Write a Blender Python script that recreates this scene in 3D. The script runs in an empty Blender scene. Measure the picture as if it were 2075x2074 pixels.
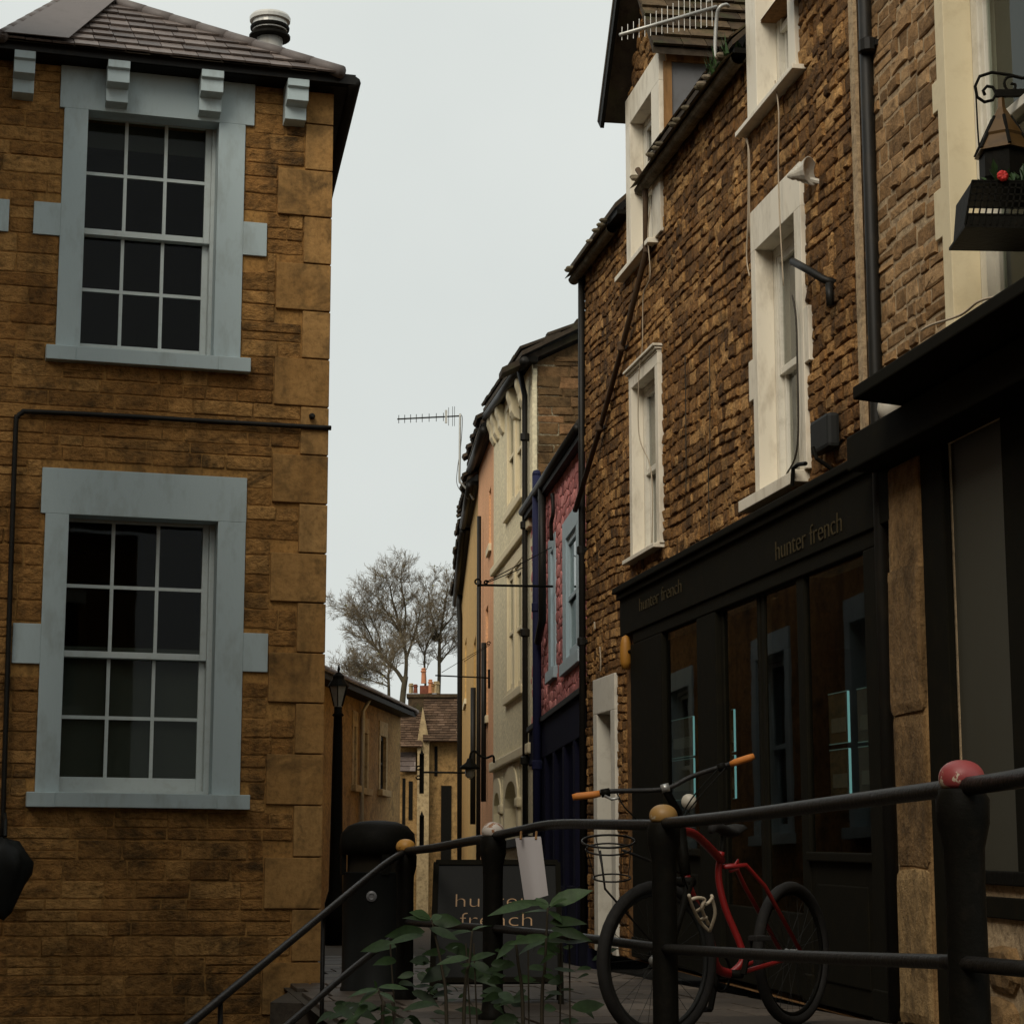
import bpy, bmesh, math, random
from mathutils import Vector, Matrix, noise
from mathutils.geometry import intersect_line_plane

sc = bpy.context.scene
COL = sc.collection
R = math.radians

# ------------------------------------------------------------------ camera, sky, sun, exposure
F, CX, CY, HOR = 4300.0, 1037.5, 1037.0, 1800.0          # photograph pixels (2075 x 2074)
PITCH = math.atan((HOR - CY) / F)
CAM = Vector((0, 0, 0.67))
cam = bpy.data.cameras.new('camera'); camo = bpy.data.objects.new('camera', cam); COL.objects.link(camo)
camo.location = CAM; camo.rotation_euler = (math.pi / 2 + PITCH, 0, 0)
cam.sensor_fit = 'HORIZONTAL'; cam.sensor_width = 36; cam.lens = 36 * F / 2075
cam.clip_start = 0.05; cam.clip_end = 2000
sc.camera = camo

SUN_EL, SUN_AZ = R(42), R(207)        # azimuth clockwise from +Y: behind the camera, to the left
wd = bpy.data.worlds.new('World'); sc.world = wd; wd.use_nodes = True
nt = wd.node_tree; nt.nodes.clear()
sky = nt.nodes.new('ShaderNodeTexSky'); sky.sky_type = 'NISHITA'; sky.sun_disc = False
sky.sun_elevation = SUN_EL; sky.sun_rotation = SUN_AZ; sky.air_density = 1.5; sky.dust_density = 6; sky.ozone_density = 1
hs = nt.nodes.new('ShaderNodeHueSaturation'); hs.inputs['Saturation'].default_value = 0.25
cl = nt.nodes.new('ShaderNodeTexNoise'); cl.inputs['Scale'].default_value = 3.0; cl.inputs['Detail'].default_value = 5
cr = nt.nodes.new('ShaderNodeValToRGB')
cr.color_ramp.elements[0].position = 0.3; cr.color_ramp.elements[0].color = (5.0, 5.32, 5.16, 1)
cr.color_ramp.elements[1].position = 0.7; cr.color_ramp.elements[1].color = (5.75, 6.0, 5.76, 1)
mx = nt.nodes.new('ShaderNodeMixRGB'); mx.inputs[0].default_value = 0.93      # a closed deck of cloud over the sky
bg = nt.nodes.new('ShaderNodeBackground'); bg.inputs['Strength'].default_value = 0.1
wo = nt.nodes.new('ShaderNodeOutputWorld')
nt.links.new(sky.outputs[0], hs.inputs['Color']); nt.links.new(hs.outputs[0], mx.inputs[1])
nt.links.new(cl.outputs['Fac'], cr.inputs[0]); nt.links.new(cr.outputs[0], mx.inputs[2])
nt.links.new(mx.outputs[0], bg.inputs[0]); nt.links.new(bg.outputs[0], wo.inputs[0])

sun = bpy.data.lights.new('sun', 'SUN'); sun.energy = 1.5; sun.angle = R(35); sun.color = (1.0, 0.91, 0.77)
suno = bpy.data.objects.new('sun', sun); COL.objects.link(suno)
sd = Vector((math.sin(SUN_AZ) * math.cos(SUN_EL), math.cos(SUN_AZ) * math.cos(SUN_EL), math.sin(SUN_EL)))
suno.rotation_euler = sd.to_track_quat('Z', 'Y').to_euler(); suno.location = sd * 60
sc.view_settings.view_transform = 'Standard'; sc.view_settings.look = 'None'
sc.view_settings.exposure = 0.45; sc.view_settings.gamma = 1.0; sc.view_settings.use_curve_mapping = False
sc.cycles.max_bounces = 4; sc.cycles.diffuse_bounces = 2; sc.cycles.glossy_bounces = 2
sc.cycles.transparent_max_bounces = 12; sc.cycles.use_adaptive_sampling = True
sc.cycles.use_denoising = True

# ------------------------------------------------------------------ helpers
rnd = random.Random(7)
ZV = Vector((0, 0, 1))
FW = Vector((0, math.cos(PITCH), math.sin(PITCH))); UP = Vector((0, -math.sin(PITCH), math.cos(PITCH))); RT = Vector((1, 0, 0))
def ray(x, y): return RT * ((x - CX) / F) + FW + UP * ((CY - y) / F)
def at(x, y, Y):
    d = ray(x, y); return CAM + d * ((Y - CAM.y) / d.y)
def proj(p):
    q = p - CAM; z = q.dot(FW)
    return (CX + F * q.dot(RT) / z, CY - F * q.dot(UP) / z, z)

class Fac:
    """a vertical facade plane: s along it, v up, o out of it"""
    def __init__(self, O, d, tilt=0.0):
        self.O = Vector((O[0], O[1], 0)); self.d = Vector((d[0], d[1], 0)).normalized(); self.tilt = tilt
        n = Vector((self.d.y, -self.d.x, 0))
        if n.dot(CAM - self.O) < 0: n = -n
        self.n = n
    def px(self, x, y):
        d = ray(x, y); t = (self.O - CAM).dot(self.n) / d.dot(self.n); p = CAM + d * t
        s = (p - self.O).dot(self.d); return s, p.z - self.tilt * s
    def S(self, x, y=1300): return self.px(x, y)[0]
    def V(self, x, y): return self.px(x, y)[1]
    def W(self, s, v, o=0.0): return self.O + self.d * s + ZV * (v + self.tilt * s) + self.n * o
    @staticmethod
    def vp(vx, vy, ax, ay, Y, ox=None):
        u = ray(vx, vy); h = math.hypot(u.x, u.y); A = at(ax, ay, Y)
        f = Fac(A, (u.x, u.y), u.z / h)
        if ox is not None:
            s = f.S(ox); f = Fac(A + f.d * s, (u.x, u.y), u.z / h)
        return f
    @staticmethod
    def two(xa, Ya, xb, Yb, tilt=0.0):
        A = at(xa, 1800, Ya); B = at(xb, 1800, Yb); return Fac(A, (B.x - A.x, B.y - A.y), tilt)

def root_of(o):
    while o.parent: o = o.parent
    return o
def thing(name, label, cat, loc, group=None, kind=None):
    o = bpy.data.objects.new(name, None); COL.objects.link(o); o.location = loc; o.empty_display_size = 0.2
    o['label'] = label; o['category'] = cat
    if group: o['group'] = group
    if kind: o['kind'] = kind
    return o
def tag(o, label, cat, group=None, kind=None):
    o['label'] = label; o['category'] = cat
    if group: o['group'] = group
    if kind: o['kind'] = kind
    return o

class MB:
    def __init__(self): self.v = []; self.f = []; self.t = []
    def add(self, pts, faces, tone=0.5):
        b = len(self.v); self.v += [Vector(p) for p in pts]; self.t += [tone] * len(pts)
        self.f += [[b + i for i in q] for q in faces]; return self
    def hexa(self, p, tone=0.5):
        return self.add(p, [(3, 2, 1, 0), (4, 5, 6, 7), (0, 1, 5, 4), (1, 2, 6, 5), (2, 3, 7, 6), (3, 0, 4, 7)], tone)
    def box(self, f, s0, s1, v0, v1, o0, o1, tone=0.5):
        q = [f.W(s, v, o) for v in (v0, v1) for s, o in ((s0, o0), (s1, o0), (s1, o1), (s0, o1))]
        return self.hexa(q, tone)
    def wbox(self, c, sx, sy, sz, rz=0.0, tone=0.5):
        m = Matrix.Rotation(rz, 3, 'Z'); c = Vector(c)
        q = [c + m @ Vector((a * sx / 2, b * sy / 2, k * sz / 2)) for k in (-1, 1) for a, b in ((-1, -1), (1, -1), (1, 1), (-1, 1))]
        return self.hexa(q, tone)
    def bar(self, a, b, w, h, upv=ZV):
        a = Vector(a); b = Vector(b); t = (b - a).normalized(); x = t.cross(upv)
        if x.length < 1e-4: x = t.cross(Vector((1, 0, 0)))
        x.normalize(); y = x.cross(t)
        q = [p + x * i * w / 2 + y * j * h / 2 for p in (a, b) for i, j in ((-1, -1), (1, -1), (1, 1), (-1, 1))]
        return self.hexa(q)
    def tube(self, path, r, n=8, cap=True, tone=0.5):
        path = [Vector(p) for p in path]; m = len(path); rr = r if isinstance(r, (list, tuple)) else [r] * m
        pts = []; x = None
        for i, p in enumerate(path):
            t = (path[min(i + 1, m - 1)] - path[max(i - 1, 0)]).normalized()
            if x is None:
                x = t.cross(ZV)
                if x.length < 0.02: x = t.cross(Vector((0, 1, 0)))
            x = (x - t * x.dot(t)).normalized(); y = t.cross(x)
            pts += [p + (x * math.cos(2 * math.pi * k / n) + y * math.sin(2 * math.pi * k / n)) * rr[i] for k in range(n)]
        fs = [(i * n + k, i * n + (k + 1) % n, (i + 1) * n + (k + 1) % n, (i + 1) * n + k) for i in range(m - 1) for k in range(n)]
        if cap: fs += [tuple(range(n - 1, -1, -1)), tuple((m - 1) * n + k for k in range(n))]
        return self.add(pts, fs, tone)
    def lathe(self, c, prof, n=20, ax=ZV, tone=0.5):
        c = Vector(c); ax = Vector(ax).normalized(); x = ax.cross(Vector((1, 0, 0)))
        if x.length < 0.1: x = ax.cross(Vector((0, 1, 0)))
        x.normalize(); y = ax.cross(x); pts = []
        for r, h in prof: pts += [c + ax * h + (x * math.cos(2 * math.pi * k / n) + y * math.sin(2 * math.pi * k / n)) * max(r, 1e-4) for k in range(n)]
        m = len(prof)
        fs = [(i * n + k, i * n + (k + 1) % n, (i + 1) * n + (k + 1) % n, (i + 1) * n + k) for i in range(m - 1) for k in range(n)]
        fs += [tuple(range(n - 1, -1, -1)), tuple((m - 1) * n + k for k in range(n))]
        return self.add(pts, fs, tone)
    def prism(self, poly, off, tone=0.5):
        n = len(poly); poly = [Vector(p) for p in poly]; off = Vector(off)
        return self.add(poly + [p + off for p in poly],
                        [tuple(range(n - 1, -1, -1)), tuple(range(n, 2 * n))] + [(i, (i + 1) % n, n + (i + 1) % n, n + i) for i in range(n)], tone)
    def torus(self, c, ax, Rr, r, n=32, k=8, sq=1.0):
        c = Vector(c); ax = Vector(ax).normalized(); x = ax.cross(ZV).normalized(); y = ax.cross(x)
        pts = []
        for i in range(n):
            a = 2 * math.pi * i / n; d = x * math.cos(a) + y * math.sin(a)
            for j in range(k):
                b = 2 * math.pi * j / k; pts.append(c + d * (Rr + r * math.cos(b)) + ax * r * sq * math.sin(b))
        return self.add(pts, [(i * k + j, i * k + (j + 1) % k, ((i + 1) % n) * k + (j + 1) % k, ((i + 1) % n) * k + j) for i in range(n) for j in range(k)])
    def build(self, name, mat, parent=None, smooth=False, bevel=0.0, kind=None, label=None):
        off = Vector(root_of(parent).location) if parent else Vector()
        if not self.v: return None
        if parent is None:
            off = Vector((sum(p.x for p in self.v) / len(self.v), sum(p.y for p in self.v) / len(self.v), min(p.z for p in self.v)))
        me = bpy.data.meshes.new(name); me.from_pydata([p - off for p in self.v], [], self.f)
        a = me.attributes.new('tone', 'FLOAT', 'POINT'); a.data.foreach_set('value', self.t)
        bm = bmesh.new(); bm.from_mesh(me); bmesh.ops.recalc_face_normals(bm, faces=bm.faces)
        if bevel:
            bmesh.ops.bevel(bm, geom=[e for e in bm.edges if e.is_manifold and e.calc_face_angle(0) > 0.5], offset=bevel, segments=2, profile=0.6, affect='EDGES', clamp_overlap=True)
        bm.to_mesh(me); bm.free()
        if smooth: me.polygons.foreach_set('use_smooth', [True] * len(me.polygons))
        me.materials.append(mat)
        o = bpy.data.objects.new(name, me); COL.objects.link(o)
        if parent: o.parent = parent
        else: o.location = off
        if kind: o['kind'] = kind
        if label: o['label'] = label
        if smooth == 'auto':
            pass
        return o

# ------------------------------------------------------------------ materials
def new_mat(name):
    m = bpy.data.materials.new(name); m.use_nodes = True; t = m.node_tree
    b = t.nodes['Principled BSDF']; return m, t, b
def nn(t, kind, **kw):
    n = t.nodes.new(kind)
    for k, v in kw.items():
        if k in n.inputs: n.inputs[k].default_value = v
        else: setattr(n, k, v)
    return n
def coords(t, scale=(1, 1, 1)):
    tc = nn(t, 'ShaderNodeTexCoord'); mp = nn(t, 'ShaderNodeMapping'); mp.inputs['Scale'].default_value = scale
    t.links.new(tc.outputs['Object'], mp.inputs['Vector']); return mp.outputs['Vector']
def ramp(t, src, stops):
    r = nn(t, 'ShaderNodeValToRGB'); e = r.color_ramp.elements
    while len(e) < len(stops): e.new(0.5)
    for q, (p, c) in zip(e, stops):
        q.position = p; q.color = (c[0], c[1], c[2], 1) if len(c) == 3 else c
    t.links.new(src, r.inputs[0]); return r.outputs[0]
def mixc(t, fac, a, b, mode='MIX'):
    m = nn(t, 'ShaderNodeMixRGB', blend_type=mode)
    for i, v in ((0, fac), (1, a), (2, b)):
        if hasattr(v, 'is_output'): t.links.new(v, m.inputs[i])
        else: m.inputs[i].default_value = v if i == 0 else (v[0], v[1], v[2], 1)
    return m.outputs[0]
def g(v): return (v, v, v)

def stone_mat(name, ca, cb, cc, big=1.1, fine=16.0, stretch=(1, 1, 1), bump=0.5, dist=0.012, lo=0.45, hi=1.25, rough=0.92, stain=0.35, stainc=(0.02, 0.016, 0.009), moss=0.0, tv3=(0.62, 0.97, 1.25), streak=0.0, ccm=0.6):
    """weathered stone: ca/cb by big noise, cc by the piece's own tone, fine grain, dark stains"""
    m, t, b = new_mat(name); c1 = coords(t); c2 = coords(t, stretch)
    n1 = nn(t, 'ShaderNodeTexNoise', Scale=big, Detail=3.0, Roughness=0.6); t.links.new(c1, n1.inputs['Vector'])
    col = ramp(t, n1.outputs['Fac'], [(0.3, ca), (0.7, cb)])
    at_ = nn(t, 'ShaderNodeAttribute', attribute_name='tone')
    tv = ramp(t, at_.outputs['Fac'], [(0.0, g(tv3[0])), (0.5, g(tv3[1])), (1.0, g(tv3[2]))])
    tm = ramp(t, at_.outputs['Fac'], [(0.55, g(0.0)), (1.0, g(ccm))])
    col = mixc(t, tm, col, cc); col = mixc(t, 1.0, col, tv, 'MULTIPLY')
    n2 = nn(t, 'ShaderNodeTexNoise', Scale=fine, Detail=5.0, Roughness=0.75); t.links.new(c2, n2.inputs['Vector'])
    col = mixc(t, 1.0, col, ramp(t, n2.outputs['Fac'], [(0.3, g(lo)), (0.5, g(0.95)), (0.72, g(hi))]), 'MULTIPLY')
    n3 = nn(t, 'ShaderNodeTexNoise', Scale=2.3, Detail=4.0, Roughness=0.72, Distortion=0.6); t.links.new(c2, n3.inputs['Vector'])
    col = mixc(t, ramp(t, n3.outputs['Fac'], [(0.5, g(0.0)), (0.68, g(stain))]), col, stainc)
    if streak:
        cs = coords(t, (5.0, 5.0, 0.45)); n5 = nn(t, 'ShaderNodeTexNoise', Scale=1.0, Detail=4.0, Roughness=0.62); t.links.new(cs, n5.inputs['Vector'])
        col = mixc(t, ramp(t, n5.outputs['Fac'], [(0.5, g(0.0)), (0.72, g(streak))]), col, stainc)
    if moss:
        n4 = nn(t, 'ShaderNodeTexNoise', Scale=5.0, Detail=6.0); t.links.new(c1, n4.inputs['Vector'])
        col = mixc(t, ramp(t, n4.outputs['Fac'], [(0.52, g(0.0)), (0.66, g(moss))]), col, (0.035, 0.045, 0.012))
    t.links.new(col, b.inputs['Base Color']); b.inputs['Roughness'].default_value = rough
    b.inputs['Specular IOR Level'].default_value = 0.25
    bp = nn(t, 'ShaderNodeBump', Strength=bump, Distance=dist)
    mm = nn(t, 'ShaderNodeMath', operation='ADD'); t.links.new(n2.outputs['Fac'], mm.inputs[0]); t.links.new(n3.outputs['Fac'], mm.inputs[1])
    t.links.new(mm.outputs[0], bp.inputs['Height']); t.links.new(bp.outputs[0], b.inputs['Normal'])
    return m

def paint_mat(name, c, rough=0.5, dirt=0.25, dirtc=(0.05, 0.04, 0.025), scale=6.0, bump=0.08, spec=0.4, metal=0.0, vstretch=1.0, hi=0.62):
    m, t, b = new_mat(name); c1 = coords(t, (1, 1, vstretch))
    n1 = nn(t, 'ShaderNodeTexNoise', Scale=scale, Detail=4.0, Roughness=0.7); t.links.new(c1, n1.inputs['Vector'])
    n2 = nn(t, 'ShaderNodeTexNoise', Scale=1.3, Detail=3.0); t.links.new(c1, n2.inputs['Vector'])
    col = mixc(t, ramp(t, n2.outputs['Fac'], [(0.3, g(0.0)), (0.7, g(0.18))]), c, tuple(x * 0.72 for x in c))
    col = mixc(t, ramp(t, n1.outputs['Fac'], [(0.5, g(0.0)), (hi + 0.12, g(dirt))]), col, dirtc)
    t.links.new(col, b.inputs['Base Color']); b.inputs['Roughness'].default_value = rough
    b.inputs['Specular IOR Level'].default_value = spec; b.inputs['Metallic'].default_value = metal
    bp = nn(t, 'ShaderNodeBump', Strength=bump * 4, Distance=0.003); t.links.new(n1.outputs['Fac'], bp.inputs['Height']); t.links.new(bp.outputs[0], b.inputs['Normal'])
    return m

def render_mat(name, c, bump=0.5, fine=60.0, dirt=0.3):
    """painted render / roughcast"""
    m, t, b = new_mat(name); c1 = coords(t); cs = coords(t, (1, 1, 0.25))
    n1 = nn(t, 'ShaderNodeTexNoise', Scale=fine, Detail=4.0); t.links.new(c1, n1.inputs['Vector'])
    n2 = nn(t, 'ShaderNodeTexNoise', Scale=2.5, Detail=7.0, Roughness=0.65); t.links.new(cs, n2.inputs['Vector'])
    col = mixc(t, ramp(t, n2.outputs['Fac'], [(0.4, g(0.0)), (0.75, g(dirt))]), c, tuple(x * 0.45 for x in c))
    col = mixc(t, 1.0, col, ramp(t, n1.outputs['Fac'], [(0.3, g(0.75)), (0.7, g(1.12))]), 'MULTIPLY')
    t.links.new(col, b.inputs['Base Color']); b.inputs['Roughness'].default_value = 0.9; b.inputs['Specular IOR Level'].default_value = 0.2
    bp = nn(t, 'ShaderNodeBump', Strength=bump, Distance=0.01); t.links.new(n1.outputs['Fac'], bp.inputs['Height']); t.links.new(bp.outputs[0], b.inputs['Normal'])
    return m

def glass_mat(name, tint=(0.75, 0.78, 0.75), rough=0.015, wob=0.02, ior=1.5):
    m, t, b = new_mat(name); t.nodes.remove(b); out = t.nodes['Material Output']
    tr = nn(t, 'ShaderNodeBsdfTransparent'); tr.inputs['Color'].default_value = (*tint, 1)
    gl = nn(t, 'ShaderNodeBsdfGlossy', Roughness=rough); gl.inputs['Color'].default_value = (0.95, 0.97, 0.97, 1)
    fr = nn(t, 'ShaderNodeFresnel', IOR=ior); mxs = nn(t, 'ShaderNodeMixShader')
    c1 = coords(t); n1 = nn(t, 'ShaderNodeTexNoise', Scale=2.5, Detail=2.0); t.links.new(c1, n1.inputs['Vector'])
    bp = nn(t, 'ShaderNodeBump', Strength=wob, Distance=0.05); t.links.new(n1.outputs['Fac'], bp.inputs['Height']); t.links.new(bp.outputs[0], gl.inputs['Normal'])
    ge = nn(t, 'ShaderNodeNewGeometry'); inv = nn(t, 'ShaderNodeMath', operation='SUBTRACT'); inv.inputs[0].default_value = 1.0; t.links.new(ge.outputs['Backfacing'], inv.inputs[1])
    mu = nn(t, 'ShaderNodeMath', operation='MULTIPLY'); t.links.new(fr.outputs[0], mu.inputs[0]); t.links.new(inv.outputs[0], mu.inputs[1])
    t.links.new(mu.outputs[0], mxs.inputs[0]); t.links.new(tr.outputs[0], mxs.inputs[1]); t.links.new(gl.outputs[0], mxs.inputs[2])
    t.links.new(mxs.outputs[0], out.inputs[0]); return m

def emit_mat(name, c, st):
    m, t, b = new_mat(name); b.inputs['Base Color'].default_value = (*c, 1)
    b.inputs['Emission Color'].default_value = (*c, 1); b.inputs['Emission Strength'].default_value = st; return m

M = {}
M['ochre'] = stone_mat('ochre_sandstone', (0.285, 0.133, 0.036), (0.43, 0.222, 0.068), (0.49, 0.295, 0.108), big=1.3, fine=13.0, stretch=(1, 1, 1.4), bump=1.0, dist=0.035, lo=0.36, hi=1.28, stain=0.72, tv3=(0.78, 0.98, 1.14), ccm=0.4, streak=0.5)
M['ochre_mortar'] = stone_mat('ochre_mortar', (0.36, 0.18, 0.052), (0.49, 0.27, 0.085), (0.3, 0.2, 0.1), big=2.0, fine=30, stain=0.6, bump=0.4, streak=0.5)
M['quoin'] = stone_mat('dressed_stone', (0.32, 0.168, 0.052), (0.43, 0.243, 0.085), (0.45, 0.285, 0.12), big=2.2, fine=22, lo=0.6, hi=1.15, bump=0.5, dist=0.012, stain=0.65, tv3=(0.85, 1.0, 1.1), streak=0.35)
M['rubble'] = stone_mat('brown_rubble', (0.235, 0.11, 0.034), (0.38, 0.192, 0.063), (0.47, 0.28, 0.11), big=1.6, fine=19, stretch=(1, 1, 1.3), bump=1.0, dist=0.04, lo=0.3, hi=1.4, stain=0.6, tv3=(0.42, 0.9, 1.35))
M['rubble_mortar'] = stone_mat('rubble_mortar', (0.19, 0.092, 0.031), (0.28, 0.145, 0.052), (0.2, 0.1, 0.05), big=2.0, fine=25, stain=0.5, bump=0.8, dist=0.03)
M['pale_rubble'] = stone_mat('tan_rubble', (0.26, 0.145, 0.06), (0.38, 0.225, 0.10), (0.44, 0.29, 0.15), tv3=(.6, .97, 1.2), big=1.6, fine=16, bump=0.8, dist=0.02, lo=0.45, stain=0.4)
M['pale_mortar'] = stone_mat('pale_lime_mortar', (0.42, 0.30, 0.175), (0.50, 0.37, 0.225), (0.4, 0.3, 0.2), big=2.0, fine=22, bump=0.7, dist=0.02, stain=0.3)
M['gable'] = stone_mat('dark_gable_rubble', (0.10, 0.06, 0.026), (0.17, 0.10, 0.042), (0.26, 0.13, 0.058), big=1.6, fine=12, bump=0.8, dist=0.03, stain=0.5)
M['pink'] = stone_mat('pink_painted_rubble', (0.62, 0.215, 0.205), (0.71, 0.275, 0.255), (0.76, 0.34, 0.31), big=1.6, fine=22, bump=0.6, dist=0.02, lo=0.6, hi=1.1, stain=0.25, stainc=(0.22, 0.05, 0.045))
M['far_stone'] = stone_mat('far_ochre_stone', (0.26, 0.15, 0.055), (0.38, 0.235, 0.09), (0.4, 0.3, 0.15), big=0.9, fine=14, bump=0.6, dist=0.03, stain=0.5)
M['far_pale'] = stone_mat('far_pale_stone', (0.34, 0.245, 0.13), (0.46, 0.34, 0.18), (0.5, 0.4, 0.2), big=1.4, fine=9, bump=0.5, dist=0.02, stain=0.25)
M['pier'] = stone_mat('rough_pier_stone', (0.21, 0.12, 0.046), (0.32, 0.195, 0.085), (0.5, 0.4, 0.2), big=2.2, fine=11, stretch=(1, 1, 0.7), bump=0.9, dist=0.03, stain=0.7, stainc=(0.05, 0.03, 0.012))
M['paving'] = stone_mat('street_paving', (0.058, 0.043, 0.031), (0.10, 0.077, 0.058), (0.125, 0.098, 0.076), big=1.2, fine=30, bump=0.4, dist=0.006, rough=0.6, stain=0.4)
M['street'] = stone_mat('street_joints', (0.045, 0.036, 0.026), (0.07, 0.056, 0.042), (0.07, 0.06, 0.05), big=1.2, fine=20, bump=0.4, dist=0.01, rough=0.8)
M['soil'] = stone_mat('lower_ground', (0.05, 0.04, 0.025), (0.08, 0.06, 0.04), (0.08, 0.07, 0.05), big=0.8, fine=9, bump=0.6, moss=0.6)
M['bluegrey'] = paint_mat('blue_grey_masonry_paint', (0.455, 0.545, 0.565), rough=0.7, dirt=0.34, dirtc=(0.17, 0.16, 0.12), scale=5, bump=0.3, spec=0.2, vstretch=0.4, hi=0.6)
M['sash'] = paint_mat('grey_sash_paint', (0.56, 0.62, 0.61), rough=0.45, dirt=0.2, dirtc=(0.2, 0.17, 0.1), scale=14)
M['white'] = paint_mat('cream_white_paint', (0.82, 0.75, 0.61), rough=0.55, dirt=0.5, dirtc=(0.28, 0.21, 0.12), scale=7, vstretch=0.35)
M['whitesash'] = paint_mat('white_sash_paint', (0.72, 0.68, 0.58), rough=0.4, dirt=0.3, dirtc=(0.22, 0.18, 0.11), scale=10)
M['bath'] = paint_mat('cream_painted_stone', (0.74, 0.64, 0.43), rough=0.7, dirt=0.2, dirtc=(0.35, 0.24, 0.1), scale=9, spec=0.2)
M['black'] = paint_mat('black_gloss_paint', (0.010, 0.009, 0.006), rough=0.8, dirt=0.4, dirtc=(0.022, 0.016, 0.008), scale=9, spec=0.05)
M['iron'] = paint_mat('black_cast_iron', (0.007, 0.0065, 0.005), rough=0.55, dirt=0.5, dirtc=(0.017, 0.013, 0.009), scale=25, bump=0.25, spec=0.05)
M['rail'] = paint_mat('worn_black_rail', (0.013, 0.012, 0.011), rough=0.42, dirt=0.5, dirtc=(0.04, 0.033, 0.026), scale=40, bump=0.3, spec=0.22)
M['pipe'] = paint_mat('black_downpipe', (0.012, 0.011, 0.009), rough=0.5, dirt=0.4, dirtc=(0.04, 0.03, 0.017), scale=18, vstretch=0.3, spec=0.2)
M['bluepipe'] = paint_mat('navy_downpipe', (0.013, 0.015, 0.05), rough=0.7, spec=0.2, dirt=0.3, dirtc=(0.02, 0.02, 0.04))
M['navy'] = paint_mat('navy_shop_paint', (0.014, 0.014, 0.03), spec=0.04, rough=0.9, dirt=0.4, dirtc=(0.02, 0.018, 0.02))
M['lichen'] = stone_mat('lichened_gutter', (0.10, 0.08, 0.045), (0.22, 0.18, 0.12), (0.25, 0.2, 0.15), big=9, fine=30, bump=0.6, stain=0.6)
M['slate'] = stone_mat('wet_slate', (0.085, 0.062, 0.052), (0.15, 0.115, 0.098), (0.19, 0.155, 0.135), big=3, fine=18, lo=0.55, bump=0.3, dist=0.006, rough=0.48, stain=0.3)
M['lead'] = paint_mat('lead_sheet', (0.15, 0.15, 0.155), rough=0.42, dirt=0.5, dirtc=(0.08, 0.07, 0.055), scale=5, spec=0.5)
M['leadhip'] = paint_mat('clay_hip', (0.12, 0.10, 0.092), rough=0.6, dirt=0.4, dirtc=(0.06, 0.05, 0.04), scale=7)
M['browntile'] = stone_mat('brown_stone_tile', (0.05, 0.033, 0.018), (0.085, 0.055, 0.028), (0.11, 0.075, 0.04), big=3, fine=12, bump=0.6, moss=0.45)
M['darktile'] = stone_mat('dark_roof_tile', (0.05, 0.038, 0.026), (0.085, 0.06, 0.04), (0.11, 0.08, 0.055), big=2, fine=10, bump=0.6, moss=0.3)
M['redtile'] = stone_mat('old_brown_tile', (0.075, 0.045, 0.026), (0.115, 0.068, 0.04), (0.14, 0.09, 0.06), big=1.2, fine=6, stretch=(1, 1, 3), bump=0.6)
M['oak'] = stone_mat('weathered_wood', (0.26, 0.135, 0.05), (0.34, 0.19, 0.08), (0.3, 0.2, 0.1), big=4, fine=14, stretch=(1, 1, 0.15), bump=0.3, stain=0.5)
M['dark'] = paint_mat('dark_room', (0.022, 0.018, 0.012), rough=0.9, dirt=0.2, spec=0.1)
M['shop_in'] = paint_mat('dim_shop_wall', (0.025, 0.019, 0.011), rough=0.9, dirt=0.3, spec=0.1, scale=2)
M['greyblind'] = paint_mat('grey_roller_blind', (0.105, 0.11, 0.10), rough=0.9, dirt=0.2, dirtc=(0.07, 0.07, 0.06), scale=3, spec=0.05)
M['creamblind'] = paint_mat('cream_blind', (0.5, 0.44, 0.33), rough=0.9, dirt=0.1, scale=3, spec=0.05)
M['glass'] = glass_mat('window_glass', wob=0.003, ior=1.22)
M['glass2'] = glass_mat('old_window_glass', tint=(0.7, 0.7, 0.66), wob=0.006, ior=1.5)
M['shopglass'] = glass_mat('shop_glass', tint=(0.8, 0.8, 0.74), wob=0.004, ior=1.27)
M['greenglass'] = paint_mat('obscured_glass', (0.06, 0.057, 0.042), rough=0.5, dirt=0.4, dirtc=(0.05, 0.045, 0.03), scale=3, vstretch=0.3)
M['tealblind'] = paint_mat('teal_window', (0.12, 0.19, 0.215), rough=0.35, dirt=0.3, dirtc=(0.05, 0.09, 0.11), scale=2)
M['paleblue'] = paint_mat('pale_blue_paint', (0.42, 0.53, 0.58), rough=0.55, dirt=0.15, dirtc=(0.2, 0.22, 0.2), scale=12)
M['cream'] = render_mat('cream_render', (0.82, 0.73, 0.50), bump=0.6, fine=26)
M['orange'] = render_mat('apricot_render', (0.80, 0.43, 0.23), bump=0.3, fine=40, dirt=0.2)
M['beige'] = render_mat('ochre_render', (0.56, 0.35, 0.13), bump=0.3, fine=18, dirt=0.4)
M['bark'] = stone_mat('grey_bark', (0.055, 0.045, 0.026), (0.085, 0.07, 0.042), (0.1, 0.08, 0.05), big=1, fine=6, bump=0.3)
M['twig'] = paint_mat('twigs', (0.15, 0.115, 0.07), rough=0.9, dirt=0.3, dirtc=(0.05, 0.04, 0.02), scale=0.6)
M['leafbud'] = paint_mat('yellow_green_leaves', (0.20, 0.19, 0.07), rough=0.8, dirt=0.3, dirtc=(0.08, 0.09, 0.03), scale=0.8)
M['gold'] = paint_mat('worn_gold_paint', (0.42, 0.22, 0.055), rough=0.42, dirt=0.7, dirtc=(0.12, 0.075, 0.03), scale=22, spec=0.5)
M['goldline'] = paint_mat('gold_lettering', (0.50, 0.29, 0.13), rough=0.4, dirt=0.2, spec=0.5)
M['fascia_letter'] = paint_mat('dull_gold_lettering', (0.05, 0.037, 0.015), rough=0.7, dirt=0.3, spec=0.15)
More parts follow.
